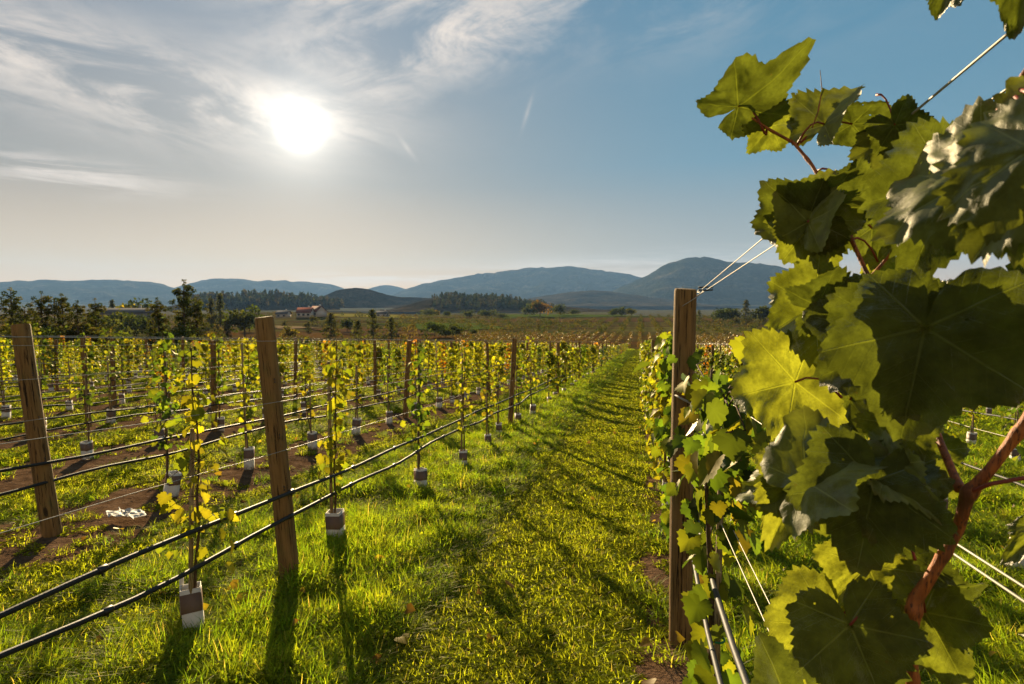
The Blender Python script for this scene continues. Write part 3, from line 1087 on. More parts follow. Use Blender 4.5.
def vine_parts(seed, kind, nleaf, stake_h, top, spread, leaf_s, lod=0, gh=1.0, trunk=False, bottom=0.30):
    rng = np.random.RandomState(seed)
    stake, stem, fol = MB(), MB(), MB()
    lx, ly = rng.randn(2) * 0.02
    seg = 7 if lod == 0 else 4
    sr = 0.0125 if lod == 0 else 0.014
    stake.tube([[0.03, 0.0, -0.1], [0.03 + lx * 0.5, ly * 0.5, stake_h * 0.5], [0.03 + lx, ly, stake_h]], sr, seg)
    n = 9
    zs = np.linspace(0, top, n)
    sx = np.cumsum(rng.randn(n) * 0.012) + 0.0
    sy = np.cumsum(rng.randn(n) * 0.02)
    path = np.stack([sx - sx[0], sy - sy[0], zs], 1)
    stem.tube(path, np.linspace(0.010 if not trunk else 0.022, 0.003, n), 6 if lod == 0 else 3)
    pos, tip, nrm = [], [], []
    for k in range(nleaf):
        t = bottom + (1 - bottom) * rng.rand() ** 0.85
        p = np.array([np.interp(t * top, zs, path[:, q]) for q in range(3)])
        sp = spread * (0.55 + 0.75 * math.sin(min(1, t * 1.05) * math.pi * 0.85 + 0.25)) * (0.7 + 0.6 * vnoise(t * 6 + seed, seed * 1.3))
        a = rng.rand() * 6.283
        rr = sp * math.sqrt(rng.rand())
        out = np.array([math.cos(a) * 0.8, math.sin(a) * 1.25, 0])
        pos.append(p + out * rr + [0, 0, rng.randn() * 0.03])
        td = out * 0.7 + np.array([0, 0, -0.75]) + rng.randn(3) * 0.35
        tip.append(td)
        nrm.append(out * 0.8 + np.array([0, 0, 0.55]) + rng.randn(3) * 0.45)
    cols = leaf_cols(rng, kind, nleaf)
    sizes = leaf_s * (0.55 + 0.7 * rng.rand(nleaf))
    fol.leaves([GRAPE, GRAPE_S, QUAD][lod], pos, nrm, tip, sizes, cols)
    if lod == 0:
        for k in range(0, nleaf, 3):
            p = pos[k]
            j = int(np.argmin(np.abs(zs - p[2] - 0.03)))
            q = path[j]
            mid = (p + q) / 2 + [0, 0, 0.02]
            stem.tube([q, mid, p], [0.0022, 0.0018, 0.0014], 4)
        # side shoots
    return stake, stem, fol


def make_vine_tree(seed, kind, nleaf, stake_h, top, spread, leaf_s, label, gh=1.0, bottom=0.3, trunk=False):
    """a whole young vine with its parts (near ones)"""
    st, sm, fo = vine_parts(seed, kind, nleaf, stake_h, top, spread, leaf_s, 0, trunk=trunk, bottom=bottom)
    root = empty('young_vine', (0, 0, 0), label, 'grapevine', 'young vines on stakes in the rows')
    st.build('stake', M_STAKE, root, smooth=True)
    sm.build('stem', M_BARK, root, smooth=True)
    fo.build('foliage', M_LEAF, root)
    g = GW.build('vine_guard', M_EDGE, root)
    g.scale = (1, 1, gh)
    g.rotation_euler = (0, 0, 0.4)
    GB.build('printed_band', M_BAND, g)
    return root


KINDS = ['yellow', 'yellow', 'green', 'mixed', 'mixed', 'dark', 'yellow', 'red']
proto_full = []
for k in range(8):
    r_ = np.random.RandomState(100 + k)
    proto_full.append((KINDS[k], 46 + int(30 * r_.rand()), 1.0 + 0.55 * r_.rand(), 1.45 + 0.3 * r_.rand(), 0.10 + 0.05 * r_.rand()))
COLOUR_WORD = {'yellow': 'yellow-green', 'green': 'fresh green', 'mixed': 'green and golden', 'dark': 'dark green', 'red': 'orange-red'}
PROTO = []
for k, (kd, nl, sh, tp, sp) in enumerate(proto_full):
    PROTO.append((make_vine_tree(200 + k, kd, int(nl * 1.6), sh, tp, sp * 0.85, 0.056, 'x'), kd))

# rows further out carry fuller crowns: one mesh per vine
FULL_MESH = []
for k in range(10):
    kd = ['yellow', 'mixed', 'yellow', 'dark', 'mixed', 'red', 'green', 'yellow', 'mixed', 'yellow'][k]
    st, sm, fo = vine_parts(300 + k, kd, 230, 1.05, 1.42 + 0.2 * (k % 3) / 2, 0.14, 0.080, 1, bottom=0.26)
    mb = MB()
    mb.merge(fo)
    mb.merge(st, mi_map=1)
    mb.merge(sm, mi_map=2)
    mb.merge(GW, np.diag([1, 1, 0.75]), mi_map=3)
    mb.merge(GB, np.diag([1, 1, 0.75]), mi_map=4)
    FULL_MESH.append((mb.mesh('young_vine', [M_LEAF, M_STAKE, M_BARK, M_EDGE, M_BAND]), kd))
FAR_MB = []
for k in range(8):
    kd = ['yellow', 'mixed', 'yellow', 'dark', 'mixed', 'red', 'yellow', 'green'][k]
    st, sm, fo = vine_parts(400 + k, kd, 120, 1.0, 1.40, 0.17, 0.110, 2, bottom=0.28)
    mb = MB()
    mb.merge(fo)
    mb.merge(st, mi_map=1)
    FAR_MB.append(mb)

def left_edge(y):
    return -35 - max(0, y - 42) * 0.75


first_used = set()


def vine_at(x, y, k, label, rz=None, scale=1.0):
    root, kd = PROTO[k]
    if k in first_used:
        o = copy_tree(root)
    else:
        o = root
        first_used.add(k)
    o.location = (x, y, float(gz(x, y)) - 0.01)
    o.rotation_euler = (0, 0, rnd.random() * 6.28 if rz is None else rz)
    o.scale = (scale, scale, scale)
    o['label'] = label
    for c in o.children:
        if c.name.startswith('vine_guard'):
            c.rotation_euler = (rnd.gauss(0, 0.05), rnd.gauss(0, 0.05), rnd.random() * 1.5)
            c.scale = (1, 1, rnd.uniform(0.85, 1.0))
    return o


vrng = random.Random(21)
# hand-placed vines of the first left row (positions read off the photograph)
hand = [(-2.33, 2.86, 0, 'yellow leaved staked vine nearest the camera, left of the dark cracked post', 0.98),
        (-2.27, 4.35, 1, 'tall yellow-topped staked vine just right of the dark cracked post', 1.08),
        (-2.24, 6.14, 2, 'green staked vine, second to the right of the dark cracked post', 0.98),
        (-2.12, 7.36, 6, 'slim staked vine with a string of yellow leaves, third right of the dark cracked post', 0.95),
        (-2.18, 8.9, 3, 'thin staked vine with few leaves, fourth right of the dark cracked post', 0.9)]
for x, y, k, lab, s in hand:
    vine_at(x, y, k, lab, scale=s)
n_individual = len(hand)
spots = []
for i, x in enumerate(ROWS_L):
    y = 1.2 if i else 10.1
    j = 0
    while y < 109:
        xx = x + vrng.uniform(-0.06, 0.06)
        P = np.array([[xx, y, float(gz(xx, y)) + 0.8]])
        if in_view(P, 30, 1.0, 300)[0] and vrng.random() > 0.06 and xx > left_edge(y):
            if not (i == 1 and abs(y - 4.06) < 0.25):
                spots.append([proj(P[0])[2], 'left', i, j, xx, y])
                j += 1
        y += 1.38 + vrng.uniform(-0.08, 0.08)
for i, x in enumerate(ROWS_R):
    if i == 0:
        continue
    y = 3.4 + vrng.random()
    j = 0
    while y < 109:
        xx = x + vrng.uniform(-0.06, 0.06)
        P = np.array([[xx, y, float(gz(xx, y)) + 0.8]])
        if in_view(P, 30, 1.0, 300)[0]:
            spots.append([proj(P[0])[2], 'right', i, j, xx, y])
            j += 1
        y += 1.38 + vrng.uniform(-0.08, 0.08)
spots.sort()
far = MB()
FULL_GROUP = 'young vines on stakes in the rows'
for n, (dep, side, i, j, x, y) in enumerate(spots):
    if dep < 15 and n_individual < 90:
        k = vrng.choice([0, 1, 2, 3, 4, 5, 6, 7 if i > 2 else 3, 3, 4, 5, 2]) if i else vrng.choice([0, 1, 2, 3, 6])
        vine_at(x, y, k, '%s staked vine, %s in view along %s' % (COLOUR_WORD[PROTO[k][1]], ORD[j], row_name(side, i)), scale=vrng.uniform(0.92, 1.08))
        n_individual += 1
    elif n_individual < 270:
        me, kd = vrng.choice(FULL_MESH)
        o = bpy.data.objects.new('young_vine', me)
        COL.objects.link(o)
        o.location = (x, y, float(gz(x, y)) - 0.01)
        o.rotation_euler = (0, 0, vrng.random() * 6.28)
        s = vrng.uniform(0.86, 1.02)
        o.scale = (s, s, s)
        tag(o, 'small %s staked vine, %s in view along %s' % (COLOUR_WORD[kd], ORD[min(j, 39)], row_name(side, i)), 'grapevine', FULL_GROUP)
        n_individual += 1
    else:
        mb = FAR_MB[vrng.randrange(8)]
        a = vrng.random() * 6.28
        s = vrng.uniform(0.80, 0.98)
        M = np.array([[math.cos(a), -math.sin(a), 0], [math.sin(a), math.cos(a), 0], [0, 0, 1]]) * s
        far.merge(mb, M, (x, y, float(gz(x, y))))
for k_, (root_, kd_) in enumerate(PROTO):
    if k_ not in first_used:
        for ch_ in list(root_.children_recursive) + [root_]:
            bpy.data.objects.remove(ch_)
o = far.build('far_vines', [M_LEAF, M_STAKE])
tag(o, 'distant yellow-green vines crowded together at the far end of the rows', 'grapevine', kind='stuff')

# the right-hand row, seen almost end-on: full grown vines, one object each
R_MESH = []
for k in range(5):
    kd = ['mixed', 'yellow', 'green', 'green', 'yellow'][k]
    st, sm, fo = vine_parts(500 + k, kd, 230, 1.5, 1.60, 0.15, 0.075, 0, bottom=0.12, trunk=True)
    R_MESH.append((st, sm, fo, kd))
y = 4.6
j = 0
rr_far = MB()
r_proto = {}
while y < 109:
    k = vrng.randrange(5)
    st, sm, fo, kd = R_MESH[k]
    x = 0.28 + vrng.uniform(-0.04, 0.04)
    z = float(gz(x, y))
    lab = '%s leafy vine, %s behind the tall post right of lane' % (COLOUR_WORD[kd], ORD[min(j, 39)])
    if j < 24:
        if k not in r_proto:
            root = empty('leafy_vine', (0, 0, 0), lab, 'grapevine', 'full vines in the row right of the lane')
            st.build('stake', M_STAKE, root, smooth=True)
            sm.build('stem', M_BARK, root, smooth=True)
            fo.build('foliage', M_LEAF, root)
            g = GW.build('vine_guard', M_EDGE, root)
            GB.build('printed_band', M_BAND, g)
            r_proto[k] = root
        else:
            root = copy_tree(r_proto[k])
        root.location = (x, y, z)
        root.rotation_euler = (0, 0, vrng.choice([0.1, 3.2]) + vrng.uniform(-0.3, 0.3))
        s = vrng.uniform(0.94, 1.04)
        root.scale = (s, s, s)
        root['label'] = lab
    else:
        M = np.eye(3)
        rr_far.merge(FAR_MB[vrng.randrange(8)], M, (x, y, z))
    j += 1
    y += 1.30 + vrng.uniform(-0.1, 0.1)
o = rr_far.build('far_row_vines', [M_LEAF, M_STAKE])
tag(o, 'distant vines running together at the far end of the row right of the lane', 'grapevine', kind='stuff')


# ------------------------------------------------------------------ wires and hoses
def run(name, mat, r, x, y0, y1, hgt, label, cat, group, sag=0.0, seg=6, wig=0.0, nstep=40, seed=0, posts=None):
    rg = np.random.RandomState(seed)
    ys = np.concatenate([np.linspace(y0, min(20, y1), nstep), np.linspace(min(20, y1) + 1, y1, max(4, nstep // 2))]) if y1 > 21 else np.linspace(y0, y1, nstep)
    ph = rg.rand(3) * 6.28
    zz = []
    for y in ys:
        g = -SLOPE * y
        s = sag * (math.sin(y * 0.93 + ph[0]) * 0.5 + math.sin(y * 2.2 + ph[1]) * 0.35 + math.sin(y * 4.1 + ph[2]) * 0.15)
        zz.append(g + hgt + s)
    xs = x + wig * np.sin(ys * 1.3 + ph[1])
    mb = MB()
    mb.tube(np.stack([xs, ys, zz], 1), r, seg)
    o = mb.build(name, mat, smooth=True)
    return tag(o, label, cat, group)


HT = [('top', 1.60), ('upper', 1.28), ('lower', 0.96)]
for i, x in enumerate(ROWS_L[:9]):
    y0 = max(0.3, abs(x) * 0.40 - 0.8)
    for nm, h in HT:
        run('trellis_wire', M_WIRE, 0.0017 if i < 1 else 0.0022, x + 0.06, y0, 104, h + rnd.uniform(-0.04, 0.04),
            'thin %s trellis wire along the %s' % (nm, row_name('left', i)), 'wire', 'trellis wires', sag=0.012, seed=i * 5 + int(h * 10))
    if i < 6:
        for nm, h, sg in (('upper', 0.655, 0.02), ('lower', 0.515, 0.045)):
            run('drip_hose', M_HOSE, 0.0125 if i < 2 else 0.011, x + 0.045 * (-1 if nm == 'lower' else 1) * 0 + 0.07, y0, 104, h - 0.02 * (i > 0),
                '%s black drip hose along the %s' % (nm, row_name('left', i)), 'hose', 'black drip hoses', sag=sg, seg=8, wig=0.01, nstep=70, seed=i * 7 + int(h * 10))
for ho in [q for q in bpy.data.objects if q.name.startswith('drip_hose') and q['label'].endswith('along the first row left of lane')]:
    hv = np.empty(len(ho.data.vertices) * 3, np.float32)
    ho.data.vertices.foreach_get('co', hv)
    hv = hv.reshape(-1, 3)
    for yy in np.arange(2.2, 13, 0.75):
        c = hv[np.argsort(np.abs(hv[:, 1] - yy))[:16]].mean(0)
        dm = MB()
        dm.tube([[c[0], c[1] - 0.022, c[2]], [c[0], c[1] - 0.018, c[2]], [c[0], c[1] + 0.018, c[2]], [c[0], c[1] + 0.022, c[2]]], [0.0145, 0.0165, 0.0165, 0.0145], 10)
        dm.tube([[c[0], c[1], c[2] - 0.012], [c[0], c[1], c[2] - 0.028]], [0.006, 0.004], 6)
        dm.build('dripper', M_METAL, ho, smooth=True)
for i, x in enumerate(ROWS_R):
    if i == 0 or i > 4:
        continue
    for nm, h in HT:
        run('trellis_wire', M_WIRE, 0.0022, x + 0.06, 2.2, 104, h,
            'thin %s trellis wire along the %s' % (nm, row_name('right', i)), 'wire', 'trellis wires', sag=0.012, seed=60 + i * 5 + int(h * 10))
    run('drip_hose', M_HOSE, 0.011, x + 0.07, 2.2, 104, 0.62, 'black drip hose along the %s' % row_name('right', i), 'hose', 'black drip hoses', sag=0.03, seg=8, seed=70 + i)
# wires of the right-hand row run past the camera (offsets read off the photograph)
RW = [('top left strand of the double wire at the tall post clip', 0.305, 0.268), ('top right strand of the double wire at the tall post clip', 0.362, 0.262),
      ('middle left strand behind the big leaves', 0.345, -0.232), ('middle right strand behind the big leaves', 0.372, -0.236),
      ('lower left strand beside the leafy vine right of the tall post', 0.300, -0.665), ('lower right strand beside the leafy vine right of the tall post', 0.345, -0.690)]
for k, (nm, x, dz) in enumerate(RW):
    y1 = 104 if k > 1 else 3.40
    y0 = -0.6
    ys = np.array([y0, 1.0, 3.28, y1])
    xs = np.array([x, x, x if k > 1 else (0.300 if k == 0 else 0.318), 0.30 if k > 1 else 0.29])
    zs = CAM_Z + dz - SLOPE * ys
    mb = MB()
    mb.tube(np.stack([xs, ys, zs], 1), 0.0014, 8)
    tag(mb.build('trellis_wire', M_WIRE, smooth=True), 'bright straight wire, ' + nm, 'wire', 'trellis wires')
for nm, x, dz, r in (('upper', 0.300, -0.93, 0.011), ('lower', 0.275, -1.09, 0.010)):
    ys = np.linspace(0.2, 100, 90)
    ys = 0.2 + (ys - 0.2) ** 1.5 / 99.8 ** 0.5
    zs = CAM_Z + dz - SLOPE * ys + 0.012 * np.sin(ys * 1.7)
    mb = MB()
    mb.tube(np.stack([np.full_like(ys, x) + 0.01 * np.sin(ys * 2.1), ys, zs], 1), r, 10)
    tag(mb.build('drip_hose', M_HOSE, smooth=True), '%s black drip hose along the row right of the lane, under the leafy vine' % nm, 'hose', 'black drip hoses')
# the dark clip that pinches the double wire near the top of the tall post
cp = np.array([0.31, 3.20, CAM_Z + 0.265 - SLOPE * 3.2])
mb = MB()
for s in (-1, 1):
    mb.tube(cp + np.array([[-0.030, 0.0, s * 0.006], [0.0, 0.004 * s, s * 0.008], [0.034, 0.0, s * 0.006]]), 0.004, 8)
for s in (-1, 1):
    mb.tube(cp + np.array([[s * 0.03, 0, -0.008], [s * 0.034, 0, 0], [s * 0.03, 0, 0.008]]), 0.004, 8)
tag(mb.build('wire_clip', M_METAL, smooth=True), 'small dark metal clip joining the double wires beside the tall post top', 'clip')
# loop of wire tied round the tall post
mb = MB()
pc = np.array([0.235, 3.37])
a = np.linspace(0, 2 * math.pi, 26)
zt = CAM_Z + 0.22 - SLOPE * 3.37
mb.tube(np.stack([pc[0] + 0.02 + 0.066 * np.cos(a), pc[1] + 0.066 * np.sin(a), zt + 0.045 * np.cos(a)], 1), 0.0022, 6)
tag(mb.build('tie_wire', M_WIRE, smooth=True), 'loop of wire wrapped slanting round the top of the tall dark post', 'wire')
mb = MB()
zt = CAM_Z - 0.30 - SLOPE * 3.37
hp = [[0.18, 3.32, zt + 0.03], [0.22, 3.29, zt + 0.01], [0.29, 3.27, zt - 0.02], [0.36, 3.22, zt - 0.07], [0.44, 3.15, zt - 0.14]]
mb.tube(hp, 0.003, 6)
mb.tube([[q[0] + 0.004, q[1], q[2] + 0.006 * math.sin(7 * n)] for n, q in enumerate(hp)], 0.003, 6)
tag(mb.build('tie_wire', M_WIRE, smooth=True), 'twisted tie wire leaving the tall post halfway up towards the leaves', 'wire')

# thin white emitter tube beside the nearest vine, and crumpled plastic by the leaning post
mb = MB()
gp = np.array([-2.44, 2.90, float(gz(-2.44, 2.9))])
mb.tube(gp + np.array([[0, 0, 0.0], [0.005, 0, 0.30]]), 0.011, 8)
tag(mb.build('emitter_tube', M_EDGE, smooth=True), 'thin white tube hanging below the hoses beside the nearest staked vine', 'tube')
mb = MB()
nx, ny = 22, 14
u, v = np.meshgrid(np.linspace(-0.5, 0.5, nx), np.linspace(-0.5, 0.5, ny), indexing='ij')
px_ = -4.42 + u * 0.30 + 0.03 * np.sin(v * 9)
py_ = 4.62 + v * 0.20 + 0.03 * np.sin(u * 7)
hz = 0.045 * fbm(u * 7 + 3, v * 6, 4) * (1 - 2.4 * (u * u)) + 0.012 * np.abs(np.sin(u * 14 + v * 5))
V = np.stack([px_, py_, gz(px_, py_) + 0.045 + hz], -1).reshape(-1, 3)
i, j = np.meshgrid(np.arange(nx - 1), np.arange(ny - 1), indexing='ij')
mb.quads(V, np.stack([i * ny + j, (i + 1) * ny + j, (i + 1) * ny + j + 1, i * ny + j + 1], -1).reshape(-1, 4))
tag(mb.build('plastic_sheet', M_PLASTIC), 'crumpled white plastic sheet lying by the foot of the leaning post', 'plastic')


# ------------------------------------------------------------------ the vine beside the tall post
def post_vine():
    rng = np.random.RandomState(77)
    root = empty('leafy_vine', (0.30, 2.55, float(gz(0.30, 2.55))), 'leafy vine on a pale stake climbing in front of the tall dark post', 'grapevine', 'full vines in the row right of the lane')
    st, sm, fo = MB(), MB(), MB()
    st.tube([[0.02, -0.02, -0.1], [0.015, -0.02, 0.6], [0.02, -0.01, 1.18]], 0.013, 10)
    n = 10
    zs = np.linspace(0, 1.5, n)
    path = np.stack([-0.02 + 0.02 * np.sin(zs * 4), 0.03 * np.sin(zs * 3 + 1), zs], 1)
    sm.tube(path, np.linspace(0.016, 0.004, n), 8)
    # shoots trained along the wires
    shoots = []
    for k in range(10):
        z0 = 0.75 + 0.7 * rng.rand()
        s = [-1, 1][k % 2]
        L = 0.35 + 0.55 * rng.rand()
        p0 = np.array([0, 0, z0])
        q = [p0 + np.array([0.04 * rng.randn() * t, s * L * t, 0.22 * t * rng.rand() + 0.02 * rng.randn()]) for t in np.linspace(0, 1, 6)]
        sm.tube(q, np.linspace(0.005, 0.002, 6), 5)
        shoots.append(q)
    pos, tip, nrm = [], [], []
    for k in range(210):
        if k < 120:
            q = shoots[rng.randint(len(shoots))]
            p = q[rng.randint(1, 6)] + rng.randn(3) * np.array([0.07, 0.06, 0.06])
        else:
            z = 0.12 + 1.35 * rng.rand()
            p = np.array([0.085 * rng.randn(), 0.10 * rng.randn(), z])
        out = np.array([p[0] * 6, -0.6 + 0.4 * rng.randn(), 0])
        pos.append(p)
        tip.append(out * 0.6 + np.array([0, 0, -0.8]) + rng.randn(3) * 0.35)
        nrm.append(out + np.array([0, 0, 0.5]) + rng.randn(3) * 0.5)
    kinds = ['green', 'dark', 'green', 'mixed']
    cols = np.concatenate([leaf_cols(rng, kinds[k % 4] if k % 4 != 2 or k % 3 else 'green', 1) for k in range(210)])
    fo.leaves(GRAPE, pos, nrm, tip, 0.080 * (0.55 + 0.7 * rng.rand(210)), cols)
    st.build('stake', M_STAKE, root, smooth=True)
    sm.build('stem', M_BARK, root, smooth=True)
    fo.build('foliage', M_LEAF, root)
    tie = MB()
    a = np.linspace(0, 6.283, 14)
    tie.tube(np.stack([0.018 + 0.026 * np.cos(a), -0.02 + 0.02 * np.sin(a), 0.42 + 0.004 * np.sin(a)], 1), 0.004, 6)
    tie.build('tie', M_GREEN, root, smooth=True)


post_vine()


# ------------------------------------------------------------------ the big leaves in the foreground
LOBES = [(0, 1.0), (64, 0.90), (-64, 0.90), (128, 0.70), (-128, 0.70)]


def big_leaf_material(name, base, trans, pale=0.0, spots=0.5):
    m, N, out = new_mat(name)
    at_ = N.node('ShaderNodeAttribute', attribute_name='LeafUV')
    uv = at_.outputs['Vector']
    sep = N.node('ShaderNodeSeparateXYZ', {0: uv})
    X, Y = sep.outputs[0], sep.outputs[1]
    oi = N.node('ShaderNodeObjectInfo')
    r = N.math('SQRT', N.math('ADD', N.math('MULTIPLY', X, X), N.math('MULTIPLY', Y, Y)))
    main = None
    sec = None
    for ang, L in LOBES:
        a = rad(ang)
        dx, dy = math.sin(a), math.cos(a)
        al = N.math('ADD', N.math('MULTIPLY', X, dx), N.math('MULTIPLY', Y, dy))
        cr = N.math('ABSOLUTE', N.math('SUBTRACT', N.math('MULTIPLY', X, dy), N.math('MULTIPLY', Y, dx)))
        wdt = N.math('MAXIMUM', N.math('SUBTRACT', 0.020 * (0.6 + 0.4 * L), N.math('MULTIPLY', al, 0.017)), 0.004)
        v = N.math('SUBTRACT', 1.0, N.math('DIVIDE', cr, wdt))
        v = N.math('MULTIPLY', N.math('MAXIMUM', v, 0.0), N.math('GREATER_THAN', al, 0.0))
        main = v if main is None else N.math('MAXIMUM', main, v)
        # secondary veins leave the main one at about 45 degrees
        ph = N.math('FRACT', N.math('MULTIPLY', N.math('SUBTRACT', al, N.math('MULTIPLY', cr, 0.85)), 6.5))
        tri = N.math('ABSOLUTE', N.math('SUBTRACT', ph, 0.5))
        s = N.math('SUBTRACT', 1.0, N.math('DIVIDE', tri, 0.035))
        s = N.math('MAXIMUM', s, 0.0)
        # only in this lobe's sector
        sector = N.math('LESS_THAN', cr, N.math('MULTIPLY', al, 0.62))
        s = N.math('MULTIPLY', s, sector)
        sec = s if sec is None else N.math('MAXIMUM', sec, s)
    vein = N.math('MAXIMUM', N.math('MINIMUM', N.math('MULTIPLY', main, 1.5), 1.0), N.math('MULTIPLY', sec, 0.25))
    off = N.node('ShaderNodeVectorMath', {0: uv, 1: N.node('ShaderNodeCombineXYZ', {0: N.math('MULTIPLY', oi.outputs['Random'], 19.0), 1: N.math('MULTIPLY', oi.outputs['Random'], 7.0), 2: 0.0}).outputs[0]}, operation='ADD').outputs[0]
    n1 = N.noise(off, 3.0, 5, 0.6)
    n2 = N.noise(off, 22.0, 5, 0.65)
    n3 = N.noise(off, 6.5, 5, 0.7)
    cell = N.node('ShaderNodeTexVoronoi', {'Vector': off, 'Scale': 26.0}, feature='DISTANCE_TO_EDGE')
    net = N.smooth(cell.outputs['Distance'], 0.06, 0.0)
    lighter = tuple(min(1, q * 1.7 + 0.02) for q in base)
    c = N.mix(N.smooth(n1, 0.3, 0.7), tuple(q * 0.55 for q in base), tuple(q * 1.35 for q in base))
    c = N.mix(N.math('MULTIPLY', n2, 0.35), c, lighter)
    c = N.mix(N.math('MULTIPLY', vein, 0.6), c, tuple(min(1, q * 1.9 + 0.04) for q in base))
    rust = N.math('MULTIPLY', N.smooth(n3, 0.66, 0.74), spots)
    c = N.mix(rust, c, (0.17, 0.075, 0.02))
    # dry rim
    rim = N.math('MULTIPLY', N.smooth(N.math('ADD', r, N.math('MULTIPLY', n3, 0.5)), 1.02, 1.25), 0.5 * spots)
    c = N.mix(rim, c, (0.26, 0.16, 0.05))
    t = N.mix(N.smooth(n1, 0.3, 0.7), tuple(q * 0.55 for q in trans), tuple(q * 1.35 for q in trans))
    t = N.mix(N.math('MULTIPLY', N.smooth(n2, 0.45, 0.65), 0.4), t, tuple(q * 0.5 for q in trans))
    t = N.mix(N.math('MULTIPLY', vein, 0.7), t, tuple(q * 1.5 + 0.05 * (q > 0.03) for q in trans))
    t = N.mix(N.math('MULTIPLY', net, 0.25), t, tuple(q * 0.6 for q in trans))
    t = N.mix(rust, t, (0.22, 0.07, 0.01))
    h = N.math('SUBTRACT', N.math('MULTIPLY', n2, 0.35), N.math('ADD', N.math('MULTIPLY', vein, 0.5), N.math('MULTIPLY', net, 0.05)))
    bp = N.node('ShaderNodeBump', {'Height': h, 'Strength': 0.6 - 0.3 * pale, 'Distance': 0.003})
    df = N.node('ShaderNodeBsdfDiffuse', {'Color': c, 'Roughness': 0.7, 'Normal': bp.outputs[0]})
    tr = N.node('ShaderNodeBsdfTranslucent', {'Color': t, 'Normal': bp.outputs[0]})
    mx = N.node('ShaderNodeMixShader', {0: 0.5 - 0.25 * pale, 1: df.outputs[0], 2: tr.outputs[0]})
    gl = N.node('ShaderNodeBsdfGlossy', {'Color': (1, 0.97, 0.9), 'Roughness': 0.42 + 0.1 * pale, 'Normal': bp.outputs[0]})
    fr = N.node('ShaderNodeFresnel', {'IOR': 1.4, 'Normal': bp.outputs[0]})
    mx2 = N.node('ShaderNodeMixShader', {0: N.math('MULTIPLY', fr.outputs[0], 0.12 - 0.07 * pale), 1: mx.outputs[0], 2: gl.outputs[0]})
    vo = N.node('ShaderNodeTexVoronoi', {'Vector': off, 'Scale': 2.3})
    hole = N.math('MULTIPLY', N.smooth(N.math('ADD', vo.outputs['Distance'], N.math('MULTIPLY', n2, 0.05)), 0.066, 0.060), N.math('GREATER_THAN', r, 0.22))
    tp = N.node('ShaderNodeBsdfTransparent')
    mx3 = N.node('ShaderNodeMixShader', {0: hole, 1: mx2.outputs[0], 2: tp.outputs[0]})
    N.l.new(mx3.outputs[0], out.inputs[0])
    return m


ML = {'deep': big_leaf_material('deep_shaded_leaf', (0.100, 0.112, 0.018), (0.095, 0.112, 0.008), 0.0, 0.5),  # low transmission partly stands in for shade from other leaves
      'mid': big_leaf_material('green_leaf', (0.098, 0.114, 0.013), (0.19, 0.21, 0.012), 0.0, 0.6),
      'lit': big_leaf_material('lit_yellow_green_leaf', (0.105, 0.130, 0.016), (0.33, 0.34, 0.018), 0.0, 0.7),  # yellow-green leaf, its sunlit look partly put into the bright transmission
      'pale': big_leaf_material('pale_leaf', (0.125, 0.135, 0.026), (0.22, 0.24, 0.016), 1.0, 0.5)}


def cane_material():
    m, N, out = new_mat('ripening_cane')
    tc = N.node('ShaderNodeTexCoord')
    v = N.scale_vec(tc.outputs['Object'], (90, 90, 14))
    n = N.noise(v, 2.0, 6, 0.6)
    n2 = N.noise(tc.outputs['Object'], 14, 4, 0.6)
    c = N.ramp(n, [(0.3, (0.16, 0.038, 0.010)), (0.55, (0.38, 0.11, 0.022)), (0.8, (0.50, 0.18, 0.04))])
    n4 = N.noise(N.scale_vec(tc.outputs['Object'], (260, 260, 30)), 2.0, 5, 0.65)
    c = N.mix(N.smooth(n4, 0.52, 0.62), c, (0.085, 0.030, 0.014))
    c = N.mix(N.smooth(n2, 0.50, 0.66), c, (0.11, 0.040, 0.018))
    b = N.node('ShaderNodeBsdfPrincipled', {'Base Color': c, 'Roughness': 0.6, 'Specular IOR Level': 0.3})
    bp = N.node('ShaderNodeBump', {'Height': n, 'Strength': 0.9, 'Distance': 0.003})
    N.l.new(bp.outputs[0], b.inputs['Normal'])
    N.l.new(b.outputs[0], out.inputs[0])
    return m


M_CANE = cane_material()
M_PET = simple_mat('red_petiole', (0.20, 0.035, 0.018), 0.5, 0.4, 60, spec=0.4)


def leaf_outline(th, rng_ph, teeth=True):
    """radius of a five-lobed vine leaf at angle th (0 = tip)"""
    t = np.abs(((th + math.pi) % (2 * math.pi)) - math.pi)
    ang = np.radians([0, 34, 62, 96, 126, 156, 171, 180])
    rr = np.array([1.0, 0.74, 0.92, 0.70, 0.78, 0.58, 0.36, 0.10])
    i = np.clip(np.searchsorted(ang, t, side='right') - 1, 0, len(ang) - 2)
    f = (t - ang[i]) / (ang[i + 1] - ang[i])
    fs = f * f * (3 - 2 * f)
    # lobe tips are pointed, bays are round
    up = rr[i + 1] > rr[i]
    fs = np.where(up, f ** 1.35, 1 - (1 - f) ** 1.35) * 0.5 + fs * 0.5
    return rr[i] * (1 - fs) + rr[i + 1] * fs


